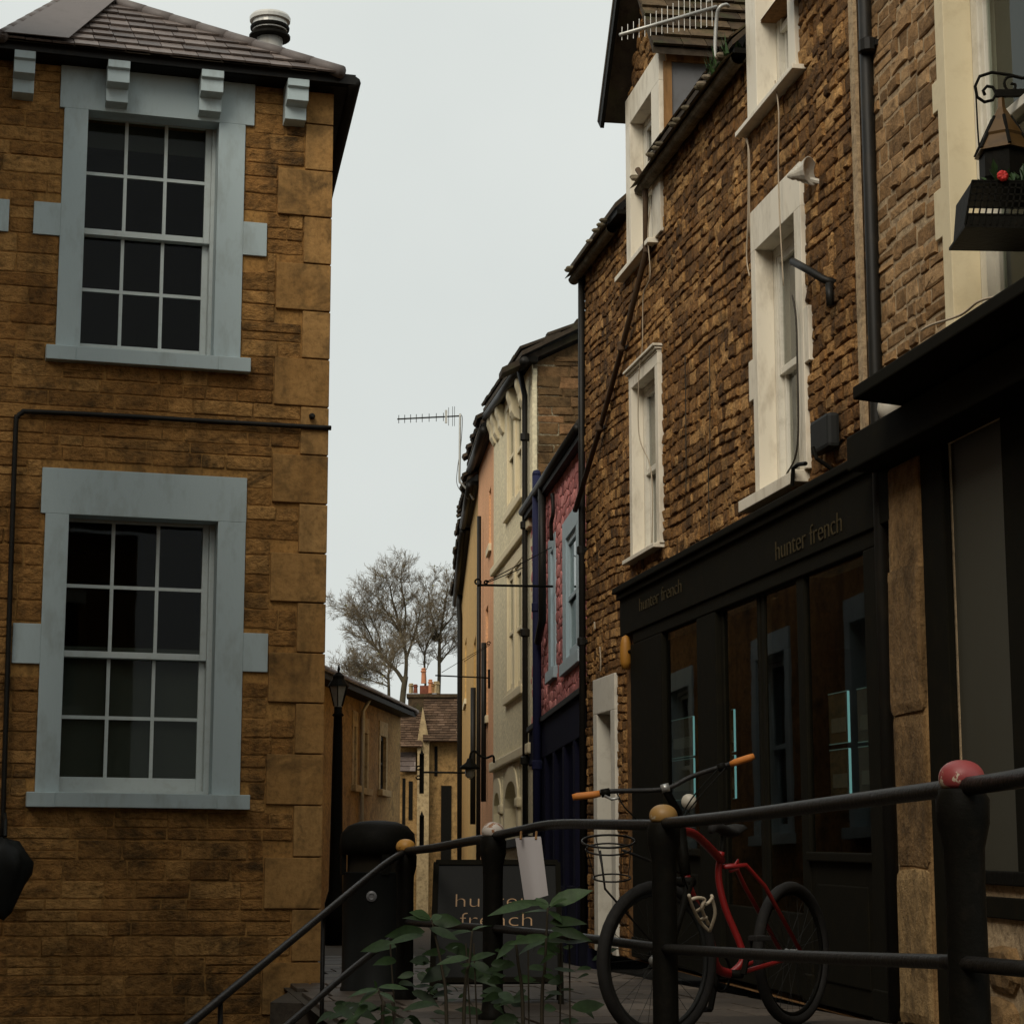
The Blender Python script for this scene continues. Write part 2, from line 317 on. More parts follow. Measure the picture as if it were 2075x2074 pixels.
M['steel'] = paint_mat('galvanised_steel', (0.42, 0.42, 0.40), rough=0.35, dirt=0.5, dirtc=(0.14, 0.12, 0.09), scale=12, metal=0.6)
M['flue'] = paint_mat('stainless_flue', (0.62, 0.60, 0.55), rough=0.35, dirt=0.5, dirtc=(0.22, 0.16, 0.10), scale=5, metal=0.35, vstretch=0.15)
M['alu'] = paint_mat('weathered_aluminium', (0.48, 0.47, 0.43), rough=0.4, dirt=0.4, dirtc=(0.2, 0.18, 0.14), scale=20, metal=0.4)
M['red'] = paint_mat('red_cycle_paint', (0.27, 0.014, 0.014), rough=0.4, dirt=0.2, dirtc=(0.12, 0.012, 0.01), scale=15, spec=0.5)
M['rubber'] = paint_mat('tyre_rubber', (0.010, 0.009, 0.008), rough=0.85, dirt=0.5, dirtc=(0.03, 0.025, 0.018), scale=30)
M['grip'] = paint_mat('orange_grip', (0.58, 0.20, 0.035), rough=0.6, dirt=0.3, dirtc=(0.25, 0.09, 0.02), scale=20)
M['cage'] = paint_mat('bone_plastic', (0.56, 0.47, 0.34), rough=0.4, dirt=0.4, dirtc=(0.15, 0.09, 0.05), scale=25)
M['paper'] = paint_mat('white_paper', (0.46, 0.43, 0.43), rough=0.8, dirt=0.12, dirtc=(0.35, 0.3, 0.25), scale=5, spec=0.1)
M['aboard'] = paint_mat('black_sign_board', (0.010, 0.010, 0.009), rough=0.5, dirt=0.3, dirtc=(0.02, 0.018, 0.014), scale=6, spec=0.15)
M['cable'] = paint_mat('grey_white_cable', (0.42, 0.34, 0.24), rough=0.7, dirt=0.3)
M['rustpipe'] = paint_mat('rusty_brown_pipe', (0.06, 0.033, 0.014), rough=0.8, dirt=0.5, dirtc=(0.13, 0.07, 0.03), scale=14)
M['darkcable'] = paint_mat('dark_cable', (0.035, 0.028, 0.018), rough=0.7, dirt=0.3)
M['whiteplastic'] = paint_mat('white_plastic', (0.52, 0.48, 0.40), rough=0.4, dirt=0.45, dirtc=(0.22, 0.17, 0.1), scale=10)
M['lampgrey'] = paint_mat('dark_grey_metal', (0.02, 0.021, 0.02), rough=0.6, dirt=0.3, spec=0.2)
M['amber'] = paint_mat('orange_plastic', (0.36, 0.16, 0.02), rough=0.55, dirt=0.3, dirtc=(0.25, 0.1, 0.01))
M['led'] = emit_mat('lit_acrylic_edge', (0.20, 0.50, 0.58), 0.42)
M['leddim'] = emit_mat('faint_acrylic_edge', (0.10, 0.19, 0.19), 0.15)
M['acrylic'] = paint_mat('acrylic_display_sheet', (0.06, 0.052, 0.035), rough=0.25, dirt=0.3, dirtc=(0.1, 0.085, 0.055), scale=2)
M['bronze'] = paint_mat('bronze_metal', (0.085, 0.045, 0.012), rough=0.45, dirt=0.6, dirtc=(0.02, 0.012, 0.006), scale=12, metal=0.3)
M['bird_red'] = paint_mat('red_petal', (0.45, 0.02, 0.015), rough=0.6, dirt=0.1)
M['redpot'] = paint_mat('terracotta_pot', (0.50, 0.20, 0.095), rough=0.8, dirt=0.3)
M['brick'] = stone_mat('red_chimney_brick', (0.16, 0.05, 0.03), (0.24, 0.08, 0.045), (0.26, 0.1, 0.06), big=2, fine=6)
M['bagblack'] = paint_mat('black_plastic_bag', (0.010, 0.011, 0.010), rough=0.55, dirt=0.3, dirtc=(0.022, 0.024, 0.02), scale=6, spec=0.2)
M['lantern_glass'] = paint_mat('milky_lantern_glass', (0.30, 0.28, 0.24), rough=0.3, dirt=0.4, dirtc=(0.1, 0.08, 0.06), scale=6)

def ball_mat(name, ca, cb, thr):
    m, t, b = new_mat(name); c1 = coords(t); n1 = nn(t, 'ShaderNodeTexNoise', Scale=9.0, Detail=6.0, Roughness=0.65, Distortion=0.4); t.links.new(c1, n1.inputs['Vector'])
    t.links.new(mixc(t, ramp(t, n1.outputs['Fac'], [(thr, g(0.0)), (thr + 0.02, g(1.0))]), ca, cb), b.inputs['Base Color'])
    b.inputs['Roughness'].default_value = 0.45; b.inputs['Specular IOR Level'].default_value = 0.4
    bp = nn(t, 'ShaderNodeBump', Strength=0.4, Distance=0.004); t.links.new(n1.outputs['Fac'], bp.inputs['Height']); t.links.new(bp.outputs[0], b.inputs['Normal']); return m
M['ball_red'] = ball_mat('red_over_cream_paint', (0.27, 0.05, 0.05), (0.52, 0.43, 0.32), 0.51)
M['ball_gold'] = ball_mat('gold_over_cream_paint', (0.33, 0.19, 0.06), (0.48, 0.41, 0.29), 0.58)
M['ball_white'] = ball_mat('white_over_rust_paint', (0.58, 0.52, 0.46), (0.30, 0.14, 0.06), 0.52)
M['ball_amber'] = ball_mat('amber_paint', (0.50, 0.25, 0.05), (0.2, 0.1, 0.03), 0.60)

def leaf_mat(name, ca, cb):
    m, t, b = new_mat(name); c1 = coords(t)
    a_ = nn(t, 'ShaderNodeAttribute', attribute_name='tone')
    n1 = nn(t, 'ShaderNodeTexNoise', Scale=40.0, Detail=4.0); t.links.new(c1, n1.inputs['Vector'])
    col = ramp(t, a_.outputs['Fac'], [(0.0, ca), (1.0, cb)])
    col = mixc(t, 1.0, col, ramp(t, n1.outputs['Fac'], [(0.3, g(0.75)), (0.7, g(1.2))]), 'MULTIPLY')
    t.links.new(col, b.inputs['Base Color']); b.inputs['Roughness'].default_value = 0.5; b.inputs['Specular IOR Level'].default_value = 0.3
    b.inputs['Transmission Weight'].default_value = 0.0
    tl = nn(t, 'ShaderNodeBsdfTranslucent'); t.links.new(col, tl.inputs['Color']); mxs = nn(t, 'ShaderNodeMixShader', Fac=0.3)
    t.links.new(b.outputs[0], mxs.inputs[1]); t.links.new(tl.outputs[0], mxs.inputs[2]); t.links.new(mxs.outputs[0], t.nodes['Material Output'].inputs[0]); return m
M['leaf'] = leaf_mat('green_leaf', (0.018, 0.036, 0.012), (0.07, 0.13, 0.044))
M['stem'] = paint_mat('brown_stem', (0.045, 0.035, 0.02), rough=0.8, dirt=0.3)

# ------------------------------------------------------------------ builders for walls, stones, windows, roofs
def wall_sheet(f, s0, s1, v0, v1, holes, thick=0.3, o=0.0, topf=None):
    """a wall with rectangular openings; topf(s) optionally cuts its top along a slope"""
    holes = [(h[0] - .014, h[1] + .014, h[2] - .014, h[3] + .014) for h in holes]
    ss = sorted({s0, s1, *[x for h in holes for x in (h[0], h[1]) if s0 < x < s1]})
    vs = sorted({v0, v1, *[x for h in holes for x in (h[2], h[3]) if v0 < x < v1]})
    mb = MB()
    for a, b in zip(ss, ss[1:]):
        for c, d in zip(vs, vs[1:]):
            ms, mv = (a + b) / 2, (c + d) / 2
            if any(h[0] < ms < h[1] and h[2] < mv < h[3] for h in holes): continue
            d0 = d1 = d
            if topf and d == v1: d0, d1 = topf(a), topf(b)
            mb.add([f.W(a, c, o), f.W(b, c, o), f.W(b, d1, o), f.W(a, d0, o)], [(0, 1, 2, 3)])
            mb.add([f.W(a, c, o - thick), f.W(b, c, o - thick), f.W(b, d1, o - thick), f.W(a, d0, o - thick)], [(3, 2, 1, 0)])
    t0, t1 = (topf(s0), topf(s1)) if topf else (v1, v1)
    rim = [(s0, v0), (s1, v0), (s1, t1), (s0, t0)]
    for (a, b), (c, d) in zip(rim, rim[1:] + rim[:1]):
        mb.add([f.W(a, b, o), f.W(c, d, o), f.W(c, d, o - thick), f.W(a, b, o - thick)], [(0, 1, 2, 3)])
    for h in holes:
        q = [(h[0], h[2]), (h[1], h[2]), (h[1], h[3]), (h[0], h[3])]
        for (a, b), (c, d) in zip(q, q[1:] + q[:1]):
            mb.add([f.W(a, b, o), f.W(c, d, o), f.W(c, d, o - thick), f.W(a, b, o - thick)], [(3, 2, 1, 0)])
    return mb

def courses(s0, s1, v0, v1, holes, hr, lr, rd, joint=0.01, top=None, wob=0.0):
    out = []; v = v0
    while v < v1 - hr[0] * 0.5:
        h = min(rd.uniform(*hr), v1 - v); a, b = v, v + h
        iv = [(s0, s1)]
        for q in holes:
            if q[2] < b - 0.02 and q[3] > a + 0.02:
                nv = []
                for x, y in iv:
                    if q[1] <= x or q[0] >= y: nv.append((x, y)); continue
                    if q[0] - x > 0.04: nv.append((x, q[0]))
                    if y - q[1] > 0.04: nv.append((q[1], y))
                iv = nv
        for x, y in iv:
            s = x
            while s < y - 1e-3:
                l = rd.uniform(*lr)
                if y - s - l < lr[0] * 0.6: l = y - s
                m = s + l / 2
                if top is None or b <= top(m) + 0.03:
                    dv = wob * noise.noise(Vector((m * 1.3, v * 2.1, 3.0)))
                    if l > 2.2 * h and rd.random() < 0.22 and h > 0.1:
                        k = rd.uniform(0.4, 0.6)
                        out.append((m, a + h * k / 2 + dv, l - joint, h * k - joint)); out.append((m, a + h * (1 + k) / 2 + dv, l - joint, h * (1 - k) - joint))
                    else: out.append((m, (a + b) / 2 + dv, l - joint, h - joint))
                s += l
        v = b
    return out

def stone_into(mb, f, sc_, vc, w, h, proud, rd, round_=0.35, jit=0.08, flat=0.75, back=-0.03, base=0.0, square=False):
    n = 10; tone = rd.random(); e = 2.0 / (1.0 + 2.6 * (1 - round_))
    out = []
    if square:
        c = min(w, h) * rd.uniform(.03, .10); q = jit * h
        base_ = [(-w / 2 + c, -h / 2), (0, -h / 2), (w / 2 - c, -h / 2), (w / 2, -h / 2 + c), (w / 2, h / 2 - c), (w / 2 - c, h / 2), (0, h / 2), (-w / 2 + c, h / 2), (-w / 2, h / 2 - c), (-w / 2, -h / 2 + c)]
        out = [(x + rd.uniform(-q, q) * .8, y + rd.uniform(-q, q) * .5) for x, y in base_]
    for k in range(0 if square else n):
        a = 2 * math.pi * (k + 0.5) / n + rd.uniform(-0.12, 0.12); c, s_ = math.cos(a), math.sin(a)
        x = math.copysign(abs(c) ** e, c) * w / 2; y = math.copysign(abs(s_) ** e, s_) * h / 2
        x = max(-w / 2, min(w / 2, x * 1.06 + rd.uniform(-1, 1) * jit * min(w, h) * 0.8)); y = max(-h / 2, min(h / 2, y * 1.06 + rd.uniform(-1, 1) * jit * h))
        out.append((x, y))
    pts = [f.W(sc_ + x, vc + y, back) for x, y in out]
    tx, ty = rd.uniform(-0.3, 0.3), rd.uniform(-0.3, 0.3)
    e1, e2 = (0.995, 0.985) if square else (0.97, 0.95)
    pts += [f.W(sc_ + x * e1, vc + y * e2, base + proud * 0.5 * (1 + tx * x / w * 2 + ty * y / h * 2)) for x, y in out]
    pts += [f.W(sc_ + x * flat, vc + y * flat * 0.95, base + proud * (1 + tx * x / w * 2 + ty * y / h * 2 + rd.uniform(-0.22, 0.12))) for x, y in out]
    pts.append(f.W(sc_ + rd.uniform(-.1, .1) * w, vc + rd.uniform(-.1, .1) * h, base + proud * rd.uniform(0.95, 1.2)))
    fs = []
    for r_ in range(2):
        for k in range(n): fs.append((r_ * n + k, r_ * n + (k + 1) % n, (r_ + 1) * n + (k + 1) % n, (r_ + 1) * n + k))
    fs += [(2 * n + k, 2 * n + (k + 1) % n, 3 * n) for k in range(n)]
    mb.add(pts, fs, tone)

def lay_stones(parent, f, lst, mat, proud, rd, limit=300, name='stone', smooth=False, **kw):
    def vis(q):
        x, y, z = proj(f.W(q[0], q[1]))
        inside = -20 < x < 2095 and -20 < y < 2094 and z > 0
        return (0 if inside else 1, -(q[2] * q[3]) / max(z, 1) ** 2)
    lst = sorted(lst, key=vis)
    for q in lst[:limit]:
        mb = MB(); stone_into(mb, f, *q, rd.uniform(*proud), rd, **kw); mb.build(name, mat, parent, smooth=smooth)
    if len(lst) > limit:
        mb = MB()
        for q in lst[limit:]: stone_into(mb, f, *q, rd.uniform(*proud), rd, **kw)
        mb.build(name + 's', mat, parent, smooth=smooth, kind='stuff')

def clip_poly(poly, nx, ny, c):
    out = []
    for i in range(len(poly)):
        p, q = poly[i], poly[(i + 1) % len(poly)]; a, b = p[0] * nx + p[1] * ny - c, q[0] * nx + q[1] * ny - c
        if a <= 0: out.append(p)
        if (a < 0) != (b < 0) and abs(a - b) > 1e-9: t = a / (a - b); out.append((p[0] + (q[0] - p[0]) * t, p[1] + (q[1] - p[1]) * t))
    return out
def rubble_cells(s0, s1, v0, v1, holes, ch, aspect, rd, top=None, jit=0.42):
    """random rubble: cells of a jittered Voronoi diagram, wider than tall, cut round the openings"""
    cw = ch * aspect; rows = int((v1 - v0) / ch) + 3; cols = int((s1 - s0) / cw) + 3; P = {}
    for r_ in range(-1, rows):
        for c_ in range(-1, cols):
            P[(r_, c_)] = (c_ + 0.5 + (0.5 if r_ % 2 else 0) + rd.uniform(-jit, jit), r_ + 0.5 + rd.uniform(-jit, jit))
    out = []
    for (r_, c_), (x, y) in P.items():
        s, v = s0 + x * cw, v0 + y * ch
        if not (s0 - cw < s < s1 + cw and v0 - ch < v < v1 + ch): continue
        if any(h[0] + .02 < s < h[1] - .02 and h[2] + .02 < v < h[3] - .02 for h in holes): continue
        if top and v > top(s): continue
        poly = [(x - 2, y - 2), (x + 2, y - 2), (x + 2, y + 2), (x - 2, y + 2)]
        for dr in (-2, -1, 0, 1, 2):
            for dc in (-2, -1, 0, 1, 2):
                q = P.get((r_ + dr, c_ + dc))
                if q and (dr or dc):
                    nx, ny = q[0] - x, q[1] - y; poly = clip_poly(poly, nx, ny, nx * (x + q[0]) / 2 + ny * (y + q[1]) / 2)
                    if len(poly) < 3: break
        if len(poly) < 3: continue
        poly = [(s0 + a * cw, v0 + b * ch) for a, b in poly]
        for nx, ny, c in ((-1, 0, -s0), (1, 0, s1), (0, -1, -v0), (0, 1, v1 if not top else min(v1, top(s)))): poly = clip_poly(poly, nx, ny, c) if len(poly) > 2 else poly
        for h in holes:
            if len(poly) < 3: break
            xs, ys = [p[0] for p in poly], [p[1] for p in poly]
            if max(xs) <= h[0] or min(xs) >= h[1] or max(ys) <= h[2] or min(ys) >= h[3]: continue
            d = [(h[0] - s, 1, 0, h[0]), (s - h[1], -1, 0, -h[1]), (h[2] - v, 0, 1, h[2]), (v - h[3], 0, -1, -h[3])]; k = max(d, key=lambda z: z[0]); poly = clip_poly(poly, k[1], k[2], k[3])
        if len(poly) < 3: continue
        cx_, cy_ = sum(p[0] for p in poly) / len(poly), sum(p[1] for p in poly) / len(poly)
        w, h_ = max(p[0] for p in poly) - min(p[0] for p in poly), max(p[1] for p in poly) - min(p[1] for p in poly)
        if w < .025 or h_ < .018: continue
        out.append((cx_, cy_, w, h_, poly))
    return out
def cell_into(mb, f, q, proud, rd, joint=.006, flat=.72, back=-.03):
    cx_, cy_, w, h_, poly = q; ring = []; n0 = len(poly)
    for i in range(n0):
        a, b, c = poly[i - 1], poly[i], poly[(i + 1) % n0]
        for t, o_ in ((.22, a), (.22, c)): ring.append((b[0] + (o_[0] - b[0]) * t, b[1] + (o_[1] - b[1]) * t))
    n = len(ring); tone = rd.random(); kx, ky = max(.5, 1 - 2 * joint / w), max(.5, 1 - 2 * joint / h_)
    tx, ty = rd.uniform(-.45, .45), rd.uniform(-.45, .45)
    def P_(k, o_, j=0.0): return [f.W(cx_ + (x - cx_) * kx * k * (1 + rd.uniform(-j, j)), cy_ + (y - cy_) * ky * k * (1 + rd.uniform(-j, j)), o_ if o_ < 0 else o_ * (1 + tx * (x - cx_) / w * 2 + ty * (y - cy_) / h_ * 2 + rd.uniform(-.15, .15))) for x, y in ring]
    pts = P_(1, back) + P_(.975, proud * .55) + P_(flat, proud, .06); pts.append(f.W(cx_ + rd.uniform(-.12, .12) * w, cy_ + rd.uniform(-.12, .12) * h_, proud * rd.uniform(.9, 1.25)))
    fs = [(r_ * n + k, r_ * n + (k + 1) % n, (r_ + 1) * n + (k + 1) % n, (r_ + 1) * n + k) for r_ in range(2) for k in range(n)] + [(2 * n + k, 2 * n + (k + 1) % n, 3 * n) for k in range(n)]
    mb.add(pts, fs, tone)
def lay_rubble(parent, f, lst, mat, proud, rd, limit=300, name='stone', **kw):
    def vis(q):
        x, y, z = proj(f.W(q[0], q[1])); return (0 if -20 < x < 2095 and -20 < y < 2094 and z > 0 else 1, -(q[2] * q[3]) / max(z, 1) ** 2)
    lst = sorted(lst, key=vis)
    for q in lst[:limit]:
        mb = MB(); cell_into(mb, f, q, rd.uniform(*proud), rd, **kw); mb.build(name, mat, parent, smooth=True)
    if len(lst) > limit:
        mb = MB()
        for q in lst[limit:]: cell_into(mb, f, q, rd.uniform(*proud), rd, **kw)
        mb.build(name + 's', mat, parent, kind='stuff', smooth=True)

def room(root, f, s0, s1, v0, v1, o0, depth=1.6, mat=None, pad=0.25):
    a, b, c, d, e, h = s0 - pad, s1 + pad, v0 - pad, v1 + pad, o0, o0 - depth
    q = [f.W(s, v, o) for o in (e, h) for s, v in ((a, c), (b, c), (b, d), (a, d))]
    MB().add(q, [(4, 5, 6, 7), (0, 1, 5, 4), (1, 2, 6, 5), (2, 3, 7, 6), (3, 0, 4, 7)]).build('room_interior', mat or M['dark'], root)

def sash_window(root, f, s0, s1, v0, v1, rev=0.12, nx=3, rows=(2, 2), mat=None, bar=0.022, stile=0.05, split=0.5, blind=None, glass=None, rail=0.045, brail=0.085, jamb=0.045, name='window', label=None, dark=None, depth=1.6, so=(.035, .085)):
    mat = mat or M['sash']; glass = glass or M['glass']
    mb = MB(); o1 = -rev; o0 = -rev - 0.14
    mb.box(f, s0 - .02, s0 + jamb, v0, v1, o0, o1); mb.box(f, s1 - jamb, s1 + .02, v0, v1, o0, o1)
    mb.box(f, s0 + jamb, s1 - jamb, v1 - jamb, v1 + .02, o0, o1 - .002); mb.box(f, s0 + jamb, s1 - jamb, v0 - .02, v0 + 0.03, o0, o1 + .02)
    win = mb.build(name, mat, root, label=label)
    a, b = s0 + jamb, s1 - jamb; lo, hi = v0 + 0.03, v1 - jamb; mid = lo + (hi - lo) * split
    for (c, d, oo, ny, r0, r1) in ((lo, mid + rail / 2, -rev - so[1], rows[1], brail, rail), (mid - rail / 2, hi, -rev - so[0], rows[0], rail, rail)):
        if d - c < 0.1: continue
        mb = MB(); t = 0.038
        mb.box(f, a, a + stile, c, d, oo - t, oo); mb.box(f, b - stile, b, c, d, oo - t, oo)
        mb.box(f, a + stile, b - stile, c, c + r0, oo - t, oo - .002); mb.box(f, a + stile, b - stile, d - r1, d, oo - t, oo - .002)
        sh = mb.build('sash_frame', mat, win, bevel=0.004)
        xs = [a + stile + (b - a - 2 * stile) * i / nx for i in range(nx + 1)]; ys = [c + r0 + (d - c - r0 - r1) * j / ny for j in range(ny + 1)]
        for x in xs[1:-1]: MB().box(f, x - bar / 2, x + bar / 2, c + r0, d - r1, oo - t + .006, oo - .004).build('glazing_bar', mat, win)
        for y in ys[1:-1]: MB().box(f, a + stile, b - stile, y - bar / 2, y + bar / 2, oo - t + .008, oo - .006).build('glazing_bar', mat, win)
        for i in range(nx):
            for j in range(ny):
                k = rnd.uniform(-.002, .002)
                MB().box(f, xs[i] - .004, xs[i + 1] + .004, ys[j] - .004, ys[j + 1] + .004, oo - .024 + k, oo - .020 - k).build('pane', glass, win)
    if blind:
        c, d, bm_ = blind
        mb = MB(); mb.box(f, a, b, v0 + (v1 - v0) * c, v0 + (v1 - v0) * d, -rev - so[1] - .055, -rev - so[1] - .05)
        mb.build('blind', bm_, win)
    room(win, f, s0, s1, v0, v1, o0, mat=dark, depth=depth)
    return win

def blocks(root, f, lst, mat, name, bevel=0.004, o1=0.02, back=-0.14):
    for q in lst:
        MB().box(f, *q[:4], back if len(q) < 6 else q[5], q[4] if len(q) > 4 else o1).build(q[6] if len(q) > 6 else name, mat, root, bevel=bevel)

def tile_field(root, eL, eR, tL, tR, rows, width, mat, thick=0.018, rd=rnd, name='slate', lap=1.35, jit=0.01, limit=300, lift=0.0):
    """courses of separate tiles from the eave (eL,eR) up to (tL,tR)"""
    eL, eR, tL, tR = map(Vector, (eL, eR, tL, tR))
    nrm = (eR - eL).cross(tL + tR - eL - eR)
    nrm.normalize()
    if nrm.z < 0: nrm = -nrm
    cnt = 0; rest = MB()
    for r_ in range(rows):
        t0, t1 = r_ / rows, (r_ + lap) / rows
        a0, b0 = eL.lerp(tL, t0), eR.lerp(tR, t0); L = (b0 - a0).length
        if L < width * 0.6: break
        tt = min(t1, 1.0); a1, b1 = eL.lerp(tL, tt), eR.lerp(tR, tt); ud = (b0 - a0).normalized()
        upd = ((a1 + b1) - (a0 + b0)) / 2; upd = upd - ud * upd.dot(ud); x = -(width / 2 if r_ % 2 else 0)
        la1, lb1 = (a1 - a0).dot(ud), (b1 - a0).dot(ud)
        while x < L - 0.02:
            w = width * rd.uniform(0.82, 1.15); p, q = max(x, 0), min(x + w - 0.006, L)
            if q - p > 0.03:
                P, Q = max(p, min(la1, L)) if la1 > p else p, min(q, lb1)
                if Q - P < 0.02: Q = P = (min(max(p, la1), lb1) + min(max(q, la1), lb1)) / 2; P -= .01; Q += .01
                k = rd.uniform(-jit, jit); h = nrm * (thick * 1.9 + lift + rd.uniform(0, 0.006)); h1 = nrm * (thick * 0.4 + lift)
                v0 = a0 + ud * p + upd * (k / max(upd.length, .01)); v1 = a0 + ud * q + upd * (k / max(upd.length, .01)); v2 = a0 + ud * Q + upd; v3 = a0 + ud * P + upd
                mb = MB() if cnt < limit else rest
                mb.hexa([v0 + h - nrm * thick, v1 + h - nrm * thick, v2 + h1 - nrm * thick, v3 + h1 - nrm * thick, v0 + h, v1 + h, v2 + h1, v3 + h1], rd.random())
                if cnt < limit: mb.build(name, mat, root)
                cnt += 1
            x += w
    if rest.v: rest.build(name + 's', mat, root, kind='stuff')

def text_mesh(name, body, mat, parent, origin, xdir, ydir, width, extr=0.004, thin=-0.012):
    cu = bpy.data.curves.new(name, 'FONT'); cu.body = body; cu.size = 1.0; cu.extrude = 0.0; cu.offset = thin
    tmp = bpy.data.objects.new(name + '_tmp', cu); COL.objects.link(tmp)
    bpy.context.view_layer.update(); dg = bpy.context.evaluated_depsgraph_get()
    me = bpy.data.meshes.new_from_object(tmp.evaluated_get(dg)); bpy.data.objects.remove(tmp)
    xs = [v.co.x for v in me.vertices]; k = width / (max(xs) - min(xs)); x0 = min(xs)
    xd, yd = Vector(xdir).normalized(), Vector(ydir); nd = xd.cross(yd).normalized()
    mb = MB(); vs = [Vector(origin) + xd * ((v.co.x - x0) * k) + yd * (v.co.y * k) for v in me.vertices]
    mb.v = vs + [p + nd * extr for p in vs]; n = len(vs); mb.t = [0.5] * (2 * n)
    cnt = {}
    for p in me.polygons:
        q = list(p.vertices); mb.f.append(q[::-1]); mb.f.append([i + n for i in q])
        for a, b in zip(q, q[1:] + q[:1]): cnt[(a, b)] = 1
    for (a, b) in cnt:
        if (b, a) not in cnt: mb.f.append([a, b, b + n, a + n])
    bpy.data.meshes.remove(me)
    return mb.build(name, mat, parent)

def scroll(c, xd, yd, r0, turns=1.4, n=22, start=0.0, shrink=0.25):
    return [Vector(c) + (Vector(xd) * math.cos(start + 2 * math.pi * turns * i / n) + Vector(yd) * math.sin(start + 2 * math.pi * turns * i / n)) * (r0 * (1 - (1 - shrink) * i / n)) for i in range(n + 1)]
def bez(p, n=10):
    p = [Vector(q) for q in p]; out = []
    for i in range(len(p) - 1):
        a, b, c, d = p[max(i - 1, 0)], p[i], p[i + 1], p[min(i + 2, len(p) - 1)]
        for k in range(n):
            t = k / n
            out.append(0.5 * ((2 * b) + (c - a) * t + (2 * a - 5 * b + 4 * c - d) * t * t + (3 * b - a - 3 * c + d) * t ** 3))
    return out + [p[-1]]

def rect(f, TL, TR, BR, BL):
    a = (f.S(*TL) + f.S(*BL)) / 2; b = (f.S(*TR) + f.S(*BR)) / 2
    return min(a, b), max(a, b), (f.V(*BL) + f.V(*BR)) / 2, (f.V(*TL) + f.V(*TR)) / 2

# ------------------------------------------------------------------ facades
RP = Fac.vp(330, 1690, 1190, 1200, 18.1, ox=1775)      # the right-hand row, s = 0 at the party-wall downpipe, s grows up the street
LF = Fac.vp(17000, 1860, 658, 1100, 15.0)              # front of the house on the left, s = 0 at its corner, negative to the left
LS = Fac(LF.O, RP.d); LS.n = Vector((LS.d.y, -LS.d.x, 0))   # its side towards the street
PK = Fac.two(1188, 18.5, 1077, 23.2, tilt=0.0)
CR = Fac.two(1080, 23.0, 1000, 26.8)
OR = Fac.two(1000, 26.8, 968, 30.5)
BE = Fac.two(968, 30.5, 934, 42.5)
TE = Fac.two(690, 40.0, 806, 45.5)

# ------------------------------------------------------------------ ground
mb = MB(); mb.add([(-400, -200, -1.0), (400, -200, -1.0), (400, 800, -1.0), (-400, 800, -1.0)], [(0, 1, 2, 3)])
gr = mb.build('ground', M['soil'], None); gr['kind'] = 'structure'
poly = [(1.78, -2), (1.02, 5.3), (0.44, 8.75), (-0.28, 10.85), (-0.86, 12.75), (-1.45, 13.05), (-1.5, 15.3), (-9, 62), (-9, 90), (14, 90), (14, -2)]
mb = MB(); mb.prism([(x, y, -1.05) for x, y in poly], (0, 0, 1.05))
street = mb.build('street', M['street'], None); street['kind'] = 'structure'
RG = Fac(RP.O, RP.d, 0.0)
s = -0.5; k = 0
pav = MB().box(RG, -4.5, 16, 0.0, 0.004, 0.02, 2.7).build('pavement', M['street'], None); pav['kind'] = 'structure'
while s < 10.5:
    l = rnd.uniform(0.5, 0.62); o = 0.05 - (k % 2) * 0.2
    while o < 2.6:
        w = rnd.uniform(0.36, 0.56); o2 = min(o + w, 2.66); o1 = max(o, .05)
        if o2 - o1 > .08:
            z = 0.03 + rnd.uniform(-.003, .004); mb = MB()
            mb.box(RG, s + .008, s + l - .008, 0.0, z, o1 + .008, o2 - .008, rnd.random()); mb.build('flagstone', M['paving'], pav, bevel=0.005)
        o += w
    s += l; k += 1
# steps down beside the left-hand house
sd_ = Vector((-0.18, -0.98, 0)).normalized(); sx_ = Vector((sd_.y, -sd_.x, 0)); base = Vector((-0.80, 13.0, 0))
stp = None
for i in range(6):
    z1 = -0.155 * (i + 1); a = base + sd_ * (0.62 * i); b = base + sd_ * (0.62 * (i + 1) + 0.02)
    mb = MB(); mb.hexa([a + ZV * -1.02, b + ZV * -1.02, b + sx_ * 2.4 + ZV * -1.02, a + sx_ * 2.4 + ZV * -1.02, a + ZV * z1, b + ZV * z1, b + sx_ * 2.4 + ZV * z1, a + sx_ * 2.4 + ZV * z1], rnd.random())
    if stp is None:
        stp = mb.build('steps', M['paving'], None, bevel=0.01); stp['kind'] = 'structure'
    else: mb.build('step', M['paving'], stp, bevel=0.01)

# ------------------------------------------------------------------ left-hand stone house
lh = thing('stone_house', 'ochre sandstone corner house with blue-grey window surrounds and slate hipped roof', 'house', LF.W(0, -1.0))
rd = random.Random(11)
U = rect(LF, (178, 224), (446, 250), (429, 728), (163, 705)); L = rect(LF, (138, 1041), (441, 1058), (428, 1612), (121, 1603))
sl = LF.S(-190, 900); OV = 0.24
LFo = Fac(LF.O + LF.n * OV, LF.d, LF.tilt); LFb = Fac(LF.O - LF.n * 1.25, LF.d, LF.tilt)
ve = LFo.V(330, 116); veave = ve - .03
holes = [U, L]
sE = [LF.S(x, y) for x, y in ((123, 170), (516, 170))]
